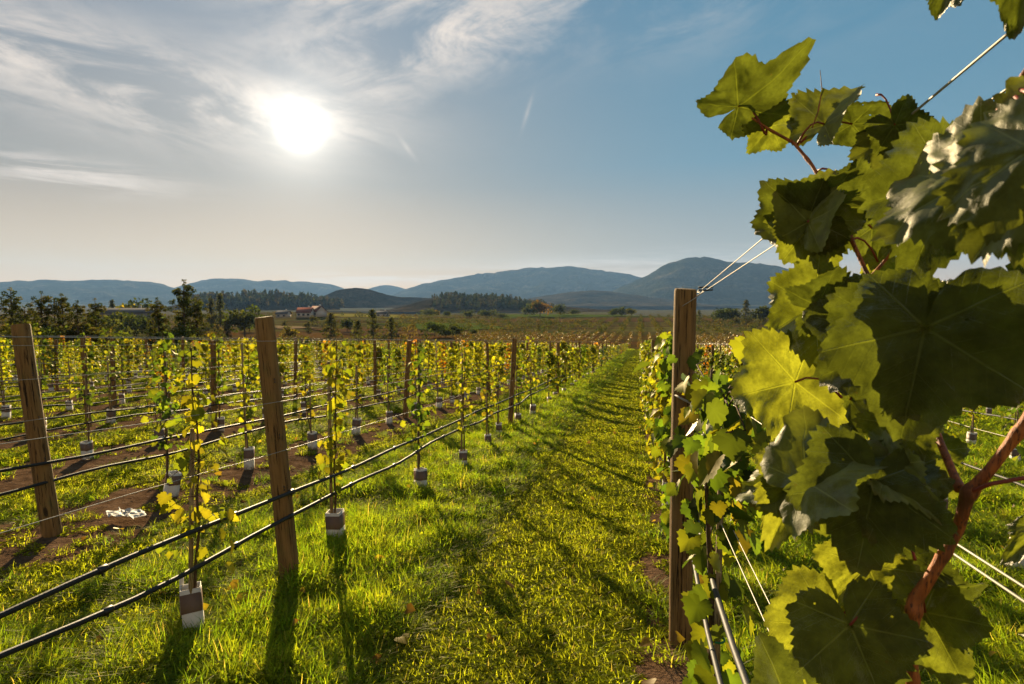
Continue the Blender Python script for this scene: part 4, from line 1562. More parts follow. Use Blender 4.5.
def big_leaf(j, t, wf, depth, nl, nu, kind, parent, pet=None, cup=0.0, fold=0.25, curl=0.0, seed=0, petcol=None):
    rng = np.random.RandomState(seed + 900)
    J = at(j[0], j[1], depth)
    v = np.array([t[0] - j[0], t[1] - j[1]], float)
    Lp = np.linalg.norm(v)
    td = CR * v[0] / Lp - CU * v[1] / Lp
    nv = CC - J
    nv /= np.linalg.norm(nv)
    td = td - nv * (td @ nv)
    td /= np.linalg.norm(td)
    n3 = nv - CR * nl + CU * nu
    n3 /= np.linalg.norm(n3)
    k_ = float(np.clip(-(td @ n3) / max(0.2, nv @ n3), -1.6, 1.6))
    t2 = td + k_ * nv
    L = 0.94 * Lp * depth / FPX * float(np.linalg.norm(t2))
    t2 /= np.linalg.norm(t2)
    n3 = n3 - t2 * (n3 @ t2)
    n3 /= np.linalg.norm(n3)
    b3 = np.cross(n3, t2)
    na = 132
    rings = np.array([0, 0.12, 0.25, 0.38, 0.5, 0.62, 0.73, 0.83, 0.91, 0.96, 1.0])
    th = np.linspace(-math.pi, math.pi, na, endpoint=False)
    base_r = leaf_outline(th, None) ** (0.75 + 0.7 * rng.rand())
    asym = 1 + 0.08 * np.sin(th + rng.rand() * 6.28) + 0.05 * np.sin(2 * th + rng.rand() * 6.28)
    k = np.arange(na)
    # irregular pointed teeth
    per = 3
    tooth = np.array([-0.012, 0.016, 0.045])[k % per] * (0.6 + 0.9 * rng.rand(na // per + 1)[k // per])
    tooth = tooth * (base_r > 0.35) * (0.6 + 0.8 * rng.rand())
    V, UV = [], []
    for ri, f in enumerate(rings):
        rr = base_r * asym * f * (1 + (tooth * 1.25 if f == 1.0 else tooth * 0.35 if f > 0.95 else 0))
        x, y = rr * np.sin(th), rr * np.cos(th)
        UV.append(np.stack([x, y], 1))
    UV = np.concatenate(UV)
    x, y = UV[:, 0], UV[:, 1]
    r_ = np.hypot(x, y)
    # vein distance for the puckering between veins
    dv = np.full(len(x), 9.0)
    for ang, LL in LOBES:
        a = rad(ang)
        al = x * math.sin(a) + y * math.cos(a)
        cr = np.abs(x * math.cos(a) - y * math.sin(a))
        dv = np.minimum(dv, np.where(al > 0, cr, r_))
    o1, o2 = rng.rand(2) * 50
    z = fold * np.abs(x) * (0.6 + 0.4 * y) - 0.22 * cup * r_ ** 2 + 0.22 * np.minimum(dv, 0.2)
    z += 0.32 * (fbm(x * 1.7 + o1, y * 1.7 + o2, 2) - 0.5) * r_ + 0.15 * (fbm(x * 5 + o2, y * 5 + o1, 3) - 0.5) * (0.3 + r_)
    z -= 0.26 * np.maximum(y, 0) ** 2 + 0.10 * np.maximum(-y, 0)
    z += curl * np.maximum(np.abs(x) - 0.35, 0) ** 1.5 * 1.3
    z += 0.06 * np.sin(th[np.arange(len(x)) % na] * 9 + rng.rand() * 6) * np.maximum(r_ - 0.6, 0)
    W = J + L * (x[:, None] * wf * b3 + y[:, None] * t2 + z[:, None] * n3)
    nr = len(rings)
    i, jj = np.meshgrid(np.arange(nr - 1), np.arange(na), indexing='ij')
    kk = (jj + 1) % na
    Q = np.stack([i * na + jj, i * na + kk, (i + 1) * na + kk, (i + 1) * na + jj], -1).reshape(-1, 4)
    # leave the petiole notch open
    T = np.concatenate([Q[:, [0, 1, 2]], Q[:, [0, 2, 3]]])
    mb = MB()
    mb.add(W - J, T, 0, (1, 1, 1), UV)
    o = mb.build('leaf', ML[kind], parent, smooth=True)
    o.location = Vector(J)
    if pet is None:
        E_ = J - t2 * 0.05 - n3 * 0.03 + np.array([0, 0, -0.01])
    else:
        E_ = at(*pet)
    m_ = (J + E_) / 2 + np.array([0, 0, 0.012])
    pm = MB()
    pm.tube(np.array([E_, (E_ + m_) / 2 + [0, 0, 0.003], m_, (J + m_) / 2 + [0, 0, 0.003], J]) - J, [0.0017, 0.0013, 0.0011, 0.0011, 0.0013], 8)
    pm.build('petiole', petcol or M_PET, o, smooth=True)
    return o


def foreground_vine():
    g0 = float(gz(0.33, 0.42))
    root = empty('grapevine', (0, 0, 0), 'large grapevine with big backlit leaves and reddish canes filling the right foreground', 'grapevine')
    cn = MB()

    def cane(pts, r):
        P = np.array([at(*p) for p in pts])
        # smooth it a little
        tt = np.linspace(0, 1, len(P))
        ts = np.linspace(0, 1, len(P) * 14)
        S = np.stack([np.interp(ts, tt, P[:, q]) for q in range(3)], 1)
        kern = np.array([1, 2, 3, 2, 1]) / 9
        S2 = S.copy()
        for q in range(3):
            S2[2:-2, q] = np.convolve(S[:, q], kern, 'valid')
        R_ = np.interp(ts, tt, r)
        arc = np.concatenate([[0], np.cumsum(np.linalg.norm(np.diff(S2, axis=0), axis=1))])
        ph_ = (arc / 0.062) % 1.0
        rr = 0.66 * R_ * (0.96 + 0.26 * np.exp(-((ph_ - 0.5) / 0.10) ** 2))
        mb = MB()
        mb.tube(S2, rr, 12)
        return mb
    main = cane([(1075, 330, 0.50), (1024, 425, 0.52), (990, 470, 0.53), (968, 494, 0.54), (958, 530, 0.55), (930, 578, 0.56), (915, 600, 0.57), (911, 640, 0.57), (913, 700, 0.57), (918, 800, 0.57), (915, 1000, 0.58)],
                [0.0060, 0.0068, 0.0070, 0.0088, 0.0075, 0.0078, 0.0098, 0.0080, 0.0085, 0.009, 0.010])
    o = main.build('cane', M_CANE, root, smooth=True)
    top = at(915, 1000, 0.58)
    tr = MB()
    tr.tube([[0.36, 0.50, g0 - 0.1], [0.355, 0.49, g0 + 0.5], list((np.array([0.35, 0.48, 0]) + [0, 0, top[2] - 0.08])), list(top)], [0.030, 0.026, 0.020, 0.010], 10)
    tr.build('trunk', M_BARK, root, smooth=True)
    tipc = cane([(752, 118, 0.80), (770, 130, 0.80), (794, 143, 0.80), (812, 165, 0.78), (840, 215, 0.74), (870, 280, 0.70), (905, 350, 0.66), (935, 430, 0.60), (960, 490, 0.55)], [0.0020, 0.0025, 0.0032, 0.0034, 0.0036, 0.004, 0.0045, 0.005, 0.006])
    tipc.build('cane', M_CANE, root, smooth=True)
    c3 = cane([(1080, 470, 0.50), (1024, 478, 0.51), (990, 484, 0.52), (966, 494, 0.54)], [0.003, 0.0028, 0.0028, 0.003])
    c3.build('cane', M_PET, root, smooth=True)
    c4 = cane([(900, 395, 0.62), (860, 330, 0.70), (850, 300, 0.72), (890, 255, 0.72), (925, 205, 0.6), (955, 170, 0.5), (1000, 110, 0.42), (1060, 20, 0.38)], [0.003, 0.0028, 0.0026, 0.0028, 0.003, 0.003, 0.003, 0.003])
    c4.build('cane', M_CANE, root, smooth=True)
    cane([(812, 128, 0.79), (818, 112, 0.79), (822, 90, 0.80), (820, 70, 0.80)], [0.0012, 0.0012, 0.001, 0.0006]).build('tendril', M_CANE, root, smooth=True)
    L = [
        # junction, tip, width, depth, how far the face leans left, up, kind, petiole end, cup, fold, curl
        ((738, 106), (796, 68), 0.72, 0.80, 0.2, -1.3, 'deep', (765, 134, 0.80), 0.6, 0.30, 0.0),
        ((770, 126), (750, 154), 0.85, 0.82, -0.3, 0.1, 'mid', (766, 135, 0.81), 0.3, 0.3, 0.0),
        ((824, 124), (848, 84), 1.15, 0.785, 1.3, 1.0, 'pale', (797, 145, 0.80), 0.3, 0.5, 0.3),
        ((852, 124), (906, 122), 0.60, 0.80, 0.1, -0.7, 'deep', (800, 143, 0.80), 0.5, 0.2, 0.0),
        ((884, 138), (880, 182), 0.8, 0.78, 0.7, 0.7, 'pale', None, 0.3, 0.3, 0.2),
        ((895, 125), (918, 160), 0.9, 0.74, 0.2, -0.2, 'deep', None, 0.3, 0.3, 0.0),
        ((808, 218), (752, 236), 1.0, 0.70, 0.2, -0.4, 'deep', (826, 200, 0.75), 0.5, 0.3, 0.0),
        ((808, 222), (828, 168), 0.72, 0.695, 0.4, 0.3, 'pale', (826, 200, 0.75), 0.2, 0.5, 0.4),
        ((812, 222), (842, 274), 0.95, 0.71, -0.2, 0.2, 'mid', (840, 215, 0.74), 0.3, 0.25, 0.0),
        ((815, 212), (893, 208), 0.85, 0.72, 0.0, -0.9, 'deep', (840, 205, 0.74), 0.4, 0.3, 0.0),
        ((846, 188), (892, 180), 0.8, 0.74, 0.2, -0.3, 'deep', (815, 172, 0.78), 0.4, 0.3, 0.0),
        ((806, 238), (790, 266), 0.8, 0.74, 0.2, 0.1, 'lit', None, 0.3, 0.3, 0.0),
        ((872, 228), (872, 272), 0.75, 0.75, -0.3, 0.1, 'deep', (850, 240, 0.73), 0.3, 0.3, 0.0),
        ((878, 262), (880, 295), 0.7, 0.75, 0.1, 0.1, 'lit', (850, 240, 0.73), 0.3, 0.3, 0.0),
        ((955, -24), (931, 20), 0.7, 0.55, 0.9, 0.0, 'deep', (990, -60, 0.5), 0.3, 0.4, 0.0),
        ((1034, -34), (1008, 26), 0.7, 0.42, 0.6, 0.0, 'deep', (1050, -60, 0.4), 0.3, 0.4, 0.0),
        ((965, 184), (894, 164), 1.0, 0.44, 1.3, 1.0, 'pale', (960, 165, 0.50), 0.5, 0.3, 0.0),
        ((1034, 150), (1014, 262), 0.85, 0.36, 1.4, 0.9, 'pale', (1010, 100, 0.41), 0.5, 0.25, 0.0),
        ((1046, 160), (1022, 36), 0.85, 0.36, 1.4, 0.9, 'pale', (1020, 90, 0.40), 0.5, 0.25, 0.0),
        ((950, 182), (912, 268), 0.85, 0.50, 0.0, 0.2, 'deep', (950, 175, 0.51), 0.3, 0.3, 0.0),
        ((972, 190), (990, 232), 0.55, 0.46, -0.3, 0.1, 'deep', (960, 165, 0.50), 0.3, 0.35, 0.0),
        ((926, 330), (896, 266), 0.75, 0.50, 0.5, 0.5, 'mid', (945, 345, 0.56), 0.5, 0.35, 0.0),
        ((930, 330), (975, 284), 1.0, 0.50, 1.1, 0.9, 'pale', (945, 345, 0.56), 0.4, 0.3, 0.0),
        ((935, 330), (1018, 376), 0.5, 0.49, 0.3, 0.8, 'mid', (945, 345, 0.56), 0.4, 0.3, 0.0),
        ((1052, 300), (984, 298), 0.9, 0.48, -0.1, 0.2, 'mid', (1070, 340, 0.5), 0.3, 0.3, 0.0),
        ((818, 306), (878, 294), 0.85, 0.64, 0.0, -0.5, 'deep', (850, 302, 0.72), 0.5, 0.35, 0.4),
        ((826, 300), (824, 272), 0.9, 0.65, 0.2, 0.4, 'deep', (850, 302, 0.72), 0.5, 0.35, 0.4),
        ((814, 307), (760, 338), 1.05, 0.67, 0.2, 0.0, 'mid', (850, 302, 0.72), 0.4, 0.25, 0.0),
        ((795, 382), (728, 398), 1.10, 0.69, 0.1, 0.0, 'lit', (842, 398, 0.66), 0.3, 0.15, 0.0),
        ((925, 328), (898, 446), 0.98, 0.46, 0.0, 0.1, 'deep', (935, 355, 0.55), 0.3, 0.2, 0.0),
        ((905, 336), (820, 374), 0.95, 0.482, 0.0, 0.1, 'deep', (920, 350, 0.56), 0.3, 0.2, 0.0),  # leaf added close behind the big dark leaf to shade it
        ((870, 330), (800, 312), 0.95, 0.60, 0.0, 0.1, 'deep', (865, 340, 0.69), 0.3, 0.2, 0.0),
        ((915, 336), (828, 378), 0.72, 0.49, 0.1, 0.1, 'deep', (925, 355, 0.56), 0.3, 0.2, 0.0),
        ((804, 480), (876, 440), 1.05, 0.58, 1.3, 1.2, 'pale', (805, 482, 0.60), 0.7, 0.3, 0.2),
        ((874, 482), (856, 574), 1.0, 0.55, 0.0, 0.1, 'deep', (896, 470, 0.57), 0.3, 0.2, 0.0),
        ((884, 484), (938, 540), 0.8, 0.56, -0.2, 0.1, 'deep', (896, 470, 0.57), 0.3, 0.2, 0.0),
        ((798, 484), (766, 546), 0.62, 0.62, 0.1, 0.1, 'lit', (806, 478, 0.62), 0.3, 0.35, 0.0),
        ((790, 488), (738, 494), 0.7, 0.63, 0.0, -0.9, 'deep', (806, 478, 0.62), 0.4, 0.3, 0.0),
        ((778, 480), (746, 462), 1.0, 0.64, 1.4, 1.1, 'pale', (806, 478, 0.62), 0.6, 0.4, 0.3),
        ((788, 470), (774, 432), 0.75, 0.66, 0.1, 0.2, 'lit', (806, 478, 0.62), 0.3, 0.4, 0.0),
        ((812, 505), (828, 538), 0.9, 0.62, 0.1, 0.1, 'mid', (806, 482, 0.62), 0.3, 0.3, 0.0),
        ((868, 566), (822, 610), 0.9, 0.60, 0.1, 0.0, 'lit', (890, 545, 0.6), 0.3, 0.2, 0.0),
        ((832, 626), (806, 692), 1.0, 0.60, 0.0, 0.0, 'lit', (880, 610, 0.6), 0.3, 0.2, 0.0),
        ((850, 625), (882, 700), 1.0, 0.585, 0.0, 0.1, 'deep', (900, 610, 0.58), 0.3, 0.25, 0.0),
        ((790, 706), (766, 642), 1.0, 0.80, -0.4, -0.3, 'deep', (840, 720, 0.7), 0.3, 0.25, 0.0),
        ((925, 612), (962, 680), 0.85, 0.61, 0.1, 0.1, 'mid', (914, 590, 0.58), 0.4, 0.3, 0.0),
        ((925, 585), (985, 596), 0.7, 0.62, 0.0, -0.9, 'deep', (914, 590, 0.58), 0.4, 0.3, 0.0),
        ((902, 470), (922, 430), 0.9, 0.60, 0.1, 0.1, 'mid', (930, 480, 0.56), 0.3, 0.3, 0.0),
        ((888, 462), (938, 512), 0.42, 0.56, 0.7, 0.7, 'pale', (896, 470, 0.56), 0.3, 0.4, 0.0),
        ((900, 545), (893, 615), 0.95, 0.62, 0.0, 0.1, 'deep', (915, 560, 0.58), 0.3, 0.3, 0.0),
        ((1044, 530), (1006, 556), 0.6, 0.60, 0.0, 0.6, 'mid', (1060, 490, 0.55), 0.3, 0.3, 0.0),
        ((905, 425), (872, 466), 0.9, 0.60, 0.1, 0.1, 'mid', (935, 430, 0.6), 0.3, 0.3, 0.0),
        ((862, 640), (895, 600), 0.9, 0.66, 0.1, 0.1, 'mid', (905, 640, 0.6), 0.3, 0.3, 0.0),
        ((1046, 628), (1020, 632), 0.7, 0.60, 0.1, 0.1, 'lit', (1060, 600, 0.55), 0.3, 0.3, 0.0),
    ]
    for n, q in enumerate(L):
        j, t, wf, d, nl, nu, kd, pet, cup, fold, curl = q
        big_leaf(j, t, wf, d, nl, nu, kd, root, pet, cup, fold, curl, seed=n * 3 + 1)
    # leaves further in, behind the front ones
    rg = np.random.RandomState(8)
    fills = [(845, 345), (880, 305), (905, 300), (900, 390), (850, 400), (920, 455), (868, 520), (862, 555), (905, 510), (850, 325)]
    for n, (x, y) in enumerate(fills):
        a = rg.rand() * 6.28
        l = 48 + 20 * rg.rand()
        d = 0.72 + 0.22 * rg.rand()
        big_leaf((x, y), (x + l * 0.6 * math.cos(a), y + l * (0.5 + 0.4 * rg.rand())), 1.0, d, 0.35 * rg.randn(), 0.35 * rg.randn(), ['deep', 'mid', 'deep', 'mid'][n % 4], root, None, 0.3, 0.3, 0.0, seed=500 + n)


foreground_vine()


# ------------------------------------------------------------------ trees, far bushes, houses
def tree_mb(seed, kind, h, w, n_leaf=1500, leaf=0.30, cols=((0.035, 0.05, 0.018), (0.055, 0.06, 0.02))):
    rng = np.random.RandomState(seed)
    tk, cr = MB(), MB()
    bend = np.cumsum(rng.randn(9, 2) * 0.012 * h, axis=0) * 0.4
    zs = np.linspace(-0.3, h * (0.96 if kind != 'round' else 0.75), 9)
    path = np.stack([bend[:, 0] - bend[0, 0], bend[:, 1] - bend[0, 1], zs], 1)
    tk.tube(path, np.linspace(0.028 * h, 0.004 * h, 9), 7)
    cen, rad_ = [], []
    if kind in ('pine', 'fir'):
        n = 46 if kind == 'pine' else 46
        for k in range(n):
            t = (0.12 if kind == 'pine' else 0.06) + (0.76 if kind == 'pine' else 0.88) * (k + rng.rand()) / n
            a = k * 2.4 + rng.rand()
            env = w / 2 * ((1.02 - t) ** 0.55 * (0.35 + 1.15 * rng.rand()) if kind == 'pine' else (1.02 - t) ** 0.9 * (0.75 + 0.35 * rng.rand()))
            p0 = np.array([np.interp(t * h, zs, path[:, 0]), np.interp(t * h, zs, path[:, 1]), t * h])
            up = 0.25 if kind == 'pine' else -0.18
            e = p0 + np.array([math.cos(a) * env, math.sin(a) * env, up * env * (0.4 + rng.rand())])
            tk.tube([p0, (p0 + e) / 2 + [0, 0, 0.03 * h * rng.randn() * 0.3], e], [0.006 * h, 0.004 * h, 0.0015 * h], 4)
            for f in ((0.45, 0.75, 1.0) if kind == 'pine' else (0.3, 0.6, 0.9)):
                cen.append(p0 + (e - p0) * f + rng.randn(3) * 0.02 * h)
                rad_.append((0.026 if kind == 'pine' else 0.036) * h * (0.5 + 0.9 * rng.rand()))
        cen.append(path[-1] + [0, 0, 0.01 * h])
        rad_.append(0.025 * h)
    else:
        for k in range(16):
            t = 0.25 + 0.5 * rng.rand()
            a = rng.rand() * 6.28
            env = w / 2 * (0.35 + 0.65 * rng.rand())
            p0 = np.array([np.interp(t * h, zs, path[:, 0]), np.interp(t * h, zs, path[:, 1]), t * h])
            e = np.array([p0[0] + math.cos(a) * env, p0[1] + math.sin(a) * env, h * (0.3 + 0.62 * rng.rand() * (1 - 0.5 * (env / (w / 2)) ** 2))])
            tk.tube([p0, (p0 + e) / 2, e], [0.012 * h, 0.008 * h, 0.003 * h], 4)
            cen.append(e)
            rad_.append(0.17 * w * (0.6 + 0.8 * rng.rand()))
            cen.append((p0 + e) / 2 + rng.randn(3) * 0.04 * h)
            rad_.append(0.15 * w * (0.6 + 0.8 * rng.rand()))
    cen, rad_ = np.array(cen), np.array(rad_)
    wts = rad_ ** 2
    ci = rng.choice(len(cen), n_leaf, p=wts / wts.sum())
    d = rand_dirs(rng, n_leaf)
    P = cen[ci] + d * (rad_[ci] * rng.rand(n_leaf) ** 0.45)[:, None] * np.array([1.15, 1.15, 0.8])
    P[:, 2] = np.maximum(P[:, 2], 0.05)
    cl = np.array(cols)[rng.randint(0, len(cols), len(cen))][ci] * (0.7 + 0.6 * rng.rand(n_leaf, 1))
    cr.leaves(QUAD if kind == 'round' else TRI, P, rand_dirs(rng, n_leaf, 0.4), d + rng.randn(n_leaf, 3) * 0.5, leaf * (0.6 + 0.8 * rng.rand(n_leaf)), cl)
    return tk, cr


def tree(name, px, pyt, dist, kind, label, wr=0.45, seed=0, cols=None, n=1500, leaf_r=0.03, group=None):
    d = CF + CR * ((px - 512) / FPX)
    hz = np.hypot(d[0], d[1])
    x, y = d[0] / hz * dist, d[1] / hz * dist
    g = float(gz(x, y))
    dt = CF + CR * ((px - 512) / FPX) - CU * ((pyt - 342) / FPX)
    ztop = CAM_Z + dist * dt[2] / np.hypot(dt[0], dt[1])
    h = ztop - g
    if kind == 'round':
        cl = cols or ((0.045, 0.055, 0.018), (0.07, 0.07, 0.02), (0.03, 0.038, 0.012))
    else:
        cl = cols or ((0.030, 0.038, 0.014), (0.058, 0.060, 0.018), (0.090, 0.076, 0.024))
    tk, cr = tree_mb(seed, kind, h, h * wr, n, h * leaf_r, cl)
    root = empty(name, (x, y, g), label, 'tree', group)
    tk.build('trunk', M_TRUNK, root)
    cr.build('crown', M_TREE, root)
    return root


PG = 'trees behind the left end of the vineyard'
YEL = ((0.26, 0.18, 0.02), (0.18, 0.14, 0.02), (0.10, 0.09, 0.02))
for a in [
    ('pine_tree', 14, 287, 58, 'pine', 'ragged dark pine at the left edge of the photo, above the leaning post', 0.55, 31),
    ('pine_tree', 41, 291, 60, 'pine', 'dark pine standing second from the left edge of the photo', 0.55, 32),
    ('pine_tree', 64, 293, 62, 'pine', 'dark pine with a tufted top, third from the left edge', 0.55, 33),
    ('pine_tree', 79, 300, 57, 'pine', 'broad low pine between two taller pines left of the long building', 0.75, 34),
    ('pine_tree', 97, 298, 63, 'pine', 'brownish rounded pine just left of the long grey building', 0.60, 35),
    ('pine_tree', 160, 297, 64, 'pine', 'bushy pine just left of the tallest pine', 0.55, 36),
    ('pine_tree', 184, 279, 68, 'pine', 'tallest ragged pine standing against the sky left of centre', 0.42, 37),
    ('pine_tree', 197, 296, 70, 'pine', 'lower pine leaning on the right side of the tallest pine', 0.5, 38),
    ('pine_tree', 26, 305, 54, 'pine', 'low dark pine filling in behind the leaning post', 0.8, 39),
]:
    tree(*a[:6], wr=a[6], seed=a[7], n=5200, leaf_r=0.020, group=PG)
for a in [
    ('bush_tree', 115, 330, 60, 'round', 'rounded light green bush below the long grey building', 1.3, 41, ((0.08, 0.10, 0.02), (0.11, 0.12, 0.025))),
    ('bush_tree', 140, 338, 62, 'round', 'orange autumn bush behind the left vine rows', 1.8, 42, ((0.26, 0.11, 0.02), (0.16, 0.10, 0.02))),
    ('bush_tree', 6, 322, 52, 'round', 'yellow-green bush at the left edge below the pines', 1.6, 141, ((0.10, 0.10, 0.02), (0.14, 0.12, 0.02))),
    ('bush_tree', 34, 326, 54, 'round', 'dark olive bush just right of the leaning post top', 1.5, 142, None),
    ('bush_tree', 54, 320, 60, 'round', 'sunlit yellow-green bush below the utility pole', 1.5, 143, ((0.11, 0.11, 0.02), (0.07, 0.08, 0.02))),
    ('bush_tree', 88, 324, 58, 'round', 'brown olive bush under the rounded pine', 1.6, 144, ((0.09, 0.065, 0.02), (0.06, 0.06, 0.018))),
    ('bush_tree', 172, 326, 62, 'round', 'dark bush at the foot of the tallest pine', 1.7, 145, None),
    ('bush_tree', 208, 332, 75, 'round', 'brown bush right of the tallest pine behind the vines', 1.7, 146, ((0.08, 0.055, 0.02), (0.05, 0.05, 0.018))),
    ('bush_tree', 300, 336, 100, 'round', 'low olive bush behind the vines right of the dark cracked post', 2.2, 147, ((0.09, 0.075, 0.02), (0.05, 0.05, 0.016))),
    ('autumn_tree', 132, 299, 262, 'round', 'golden autumn tree above the roof of the long grey building', 1.2, 43, YEL),
    ('autumn_tree', 143, 297, 266, 'round', 'dark rounded tree beside the golden tree over the long building', 1.2, 44, None),
    ('fir_tree', 114, 299, 262, 'fir', 'small dark fir over the left end of the long building', 0.5, 45, None),
    ('fir_tree', 221, 293, 240, 'fir', 'dark fir with a narrow top right of the tallest pine', 0.55, 46, None),
    ('fir_tree', 212, 297, 240, 'fir', 'smaller dark fir left of the narrow-topped fir', 0.55, 47, None),
    ('round_tree', 245, 304, 180, 'round', 'dark round tree left of the dark post top', 1.0, 48, None),
    ('fir_tree', 331, 312, 150, 'fir', 'dark fir in front of the red roofed village houses', 1.1, 49, None),
    ('fir_tree', 358, 320, 150, 'fir', 'shorter fir left of the tall fir in the middle distance', 1.0, 50, None),
    ('fir_tree', 373, 309, 155, 'fir', 'tall dark fir in the middle distance behind the vineyard', 0.8, 51, None),
    ('fir_tree', 391, 316, 155, 'fir', 'dark fir right of the tall fir in the middle distance', 0.85, 52, None),
    ('round_tree', 435, 319, 170, 'round', 'large rounded green tree in the field beyond the vineyard', 1.25, 53, ((0.05, 0.07, 0.018), (0.075, 0.09, 0.02))),
    ('round_tree', 456, 322, 172, 'round', 'dark round tree beside the large green tree in the field', 1.1, 54, None),
    ('round_tree', 446, 327, 165, 'round', 'low bush between the two round field trees', 1.5, 55, None),
    ('round_tree', 473, 328, 175, 'round', 'small low round bush right of the field trees', 1.3, 56, None),
    ('autumn_tree', 437, 308, 420, 'round', 'small yellow tree at the foot of the wooded hillock', 0.6, 57, YEL),
    ('round_tree', 428, 308, 400, 'round', 'broad olive tree at the foot of the wooded hillock', 1.6, 58, None),
    ('round_tree', 447, 311, 400, 'round', 'dark tree right of the small yellow tree', 1.3, 59, None),
    ('round_tree', 468, 309, 390, 'round', 'wide dark tree in the clump right of the yellow tree', 1.5, 60, None),
    ('round_tree', 487, 308, 380, 'round', 'wide dark tree at the right end of the clump below the hillock', 1.5, 61, None),
    ('round_tree', 500, 312, 380, 'round', 'low dark bush ending the clump below the hillock', 1.8, 62, None),
    ('autumn_tree', 540, 299, 420, 'round', 'orange and green autumn tree on the far field edge', 1.0, 63, ((0.16, 0.09, 0.02), (0.06, 0.06, 0.02))),
    ('round_tree', 530, 303, 430, 'round', 'dark tree left of the orange tree on the far field edge', 1.1, 64, None),
    ('round_tree', 560, 304, 440, 'round', 'low tree right of the orange tree on the far field edge', 1.5, 65, None),
    ('round_tree', 573, 308, 440, 'round', 'smallest bush right of the orange tree on the far field edge', 1.5, 66, None),
    ('round_tree', 612, 308, 420, 'round', 'small dark bush left of the yellow one at the lane end horizon', 1.2, 67, None),
    ('round_tree', 621, 306, 420, 'round', 'dark round tree on the horizon above the lane end', 1.2, 68, None),
    ('autumn_tree', 631, 307, 420, 'round', 'yellow tinted round tree on the horizon above the lane end', 1.2, 69, ((0.11, 0.09, 0.02), (0.07, 0.07, 0.02))),
    ('fir_tree', 699, 310, 300, 'fir', 'dark pointed bush touching the right side of the tall post', 1.2, 70, None),
    ('round_tree', 722, 307, 300, 'round', 'dark bush group left of the pointed fir right of the tall post', 1.2, 71, None),
    ('round_tree', 732, 306, 305, 'round', 'dark round bush next to the pointed fir right of the tall post', 1.2, 72, None),
    ('fir_tree', 745, 299, 305, 'fir', 'pointed dark fir on the skyline right of the tall post', 0.75, 73, None),
    ('round_tree', 760, 302, 300, 'round', 'dark round tree right of the pointed skyline fir', 1.1, 74, None),
    ('round_tree', 779, 304, 300, 'round', 'dark tree half hidden by the foreground leaves', 1.2, 75, None),
]:
    nm, px, pt, di, kd, lab, wr, sd, cl = a
    tree(nm, px, pt, di, kd, lab, wr=wr, seed=sd, cols=cl, n=900 if di > 150 else 1500, leaf_r=0.075 if kd == 'round' else 0.05)


trng = random.Random(12)
for k in range(16):
    px = trng.uniform(205, 420)
    tree('small_tree', px, trng.uniform(313, 326), trng.uniform(150, 270), trng.choice(['round', 'round', 'fir']), 'small dark tree scattered on the slope between the tallest pine and the field trees', wr=trng.uniform(0.7, 1.3), seed=300 + k,
         cols=trng.choice([None, ((0.07, 0.055, 0.018), (0.05, 0.05, 0.016)), ((0.13, 0.09, 0.02), (0.06, 0.055, 0.016))]), n=600, leaf_r=0.075, group='small trees scattered on the slope behind the vineyard')
for k in range(5):
    tree('small_tree', 100 + 13 * k + trng.uniform(-3, 3), trng.uniform(309, 314), trng.uniform(150, 190), 'round', 'low tree partly hiding the wall of the long grey building', wr=1.2, seed=330 + k, n=700, leaf_r=0.07, group='low trees in front of the long grey building')


def mass(name, label, cat, items, cols, seed, mat=None, leaf_n=36):
    """far-off wood or orchard that reads as one mass"""
    rng = np.random.RandomState(seed)
    mb = MB()
    for (x, y, h, w, pointed) in items:
        g = float(gz(x, y)) if not isinstance(pointed, tuple) else pointed[1]
        pt = pointed if not isinstance(pointed, tuple) else pointed[0]
        n = leaf_n
        t = rng.rand(n)
        rr = w / 2 * ((1 - t) ** 0.8 if pt else np.sqrt(np.clip(1 - (2 * t - 0.9) ** 2 * 0.8, 0.05, 1)))
        a = rng.rand(n) * 6.28
        q = np.sqrt(rng.rand(n))
        P = np.stack([x + rr * q * np.cos(a), y + rr * q * np.sin(a), g + h * (0.05 + 0.9 * t)], 1)
        c = np.array(cols)[rng.randint(len(cols))] * (0.7 + 0.6 * rng.rand(n, 1))
        mb.leaves(TRI, P, rand_dirs(rng, n), rand_dirs(rng, n, 0.6), h * 0.26 * (0.6 + 0.8 * rng.rand(n)), c)
    o = mb.build(name, mat or M_TREE)
    return tag(o, label, cat, kind='stuff')


frng = np.random.RandomState(99)


def polar(px, dist):
    d = CF + CR * ((px - 512) / FPX)
    hz = np.hypot(d[0], d[1])
    return d[0] / hz * dist, d[1] / hz * dist


# wooded ridge on the left, wooded hillock in the middle
def wood_on(hill_idx, n, px0, px1, hts, cols, name, label, seed, vlim=0.35):
    o = [q for q in bpy.data.objects if q.name.startswith('hills')][hill_idx]
    vs = np.empty(len(o.data.vertices) * 3, np.float32)
    o.data.vertices.foreach_get('co', vs)
    vs = vs.reshape(-1, 3)
    rng = np.random.RandomState(seed)
    d = vs - CC
    u = 512 + FPX * (d @ CR) / (d @ CF)
    ok = np.where((u > px0) & (u < px1) & (vs[:, 2] > -6))[0]
    items = []
    for k in rng.choice(ok, n):
        p = vs[k] + rng.randn(3) * [6, 6, 0]
        h = hts[0] + (hts[1] - hts[0]) * rng.rand()
        items.append((p[0], p[1], h, h * 0.55, (rng.rand() < 0.7, p[2] - 0.5)))
    mass(name, label, 'forest', items, cols, seed)


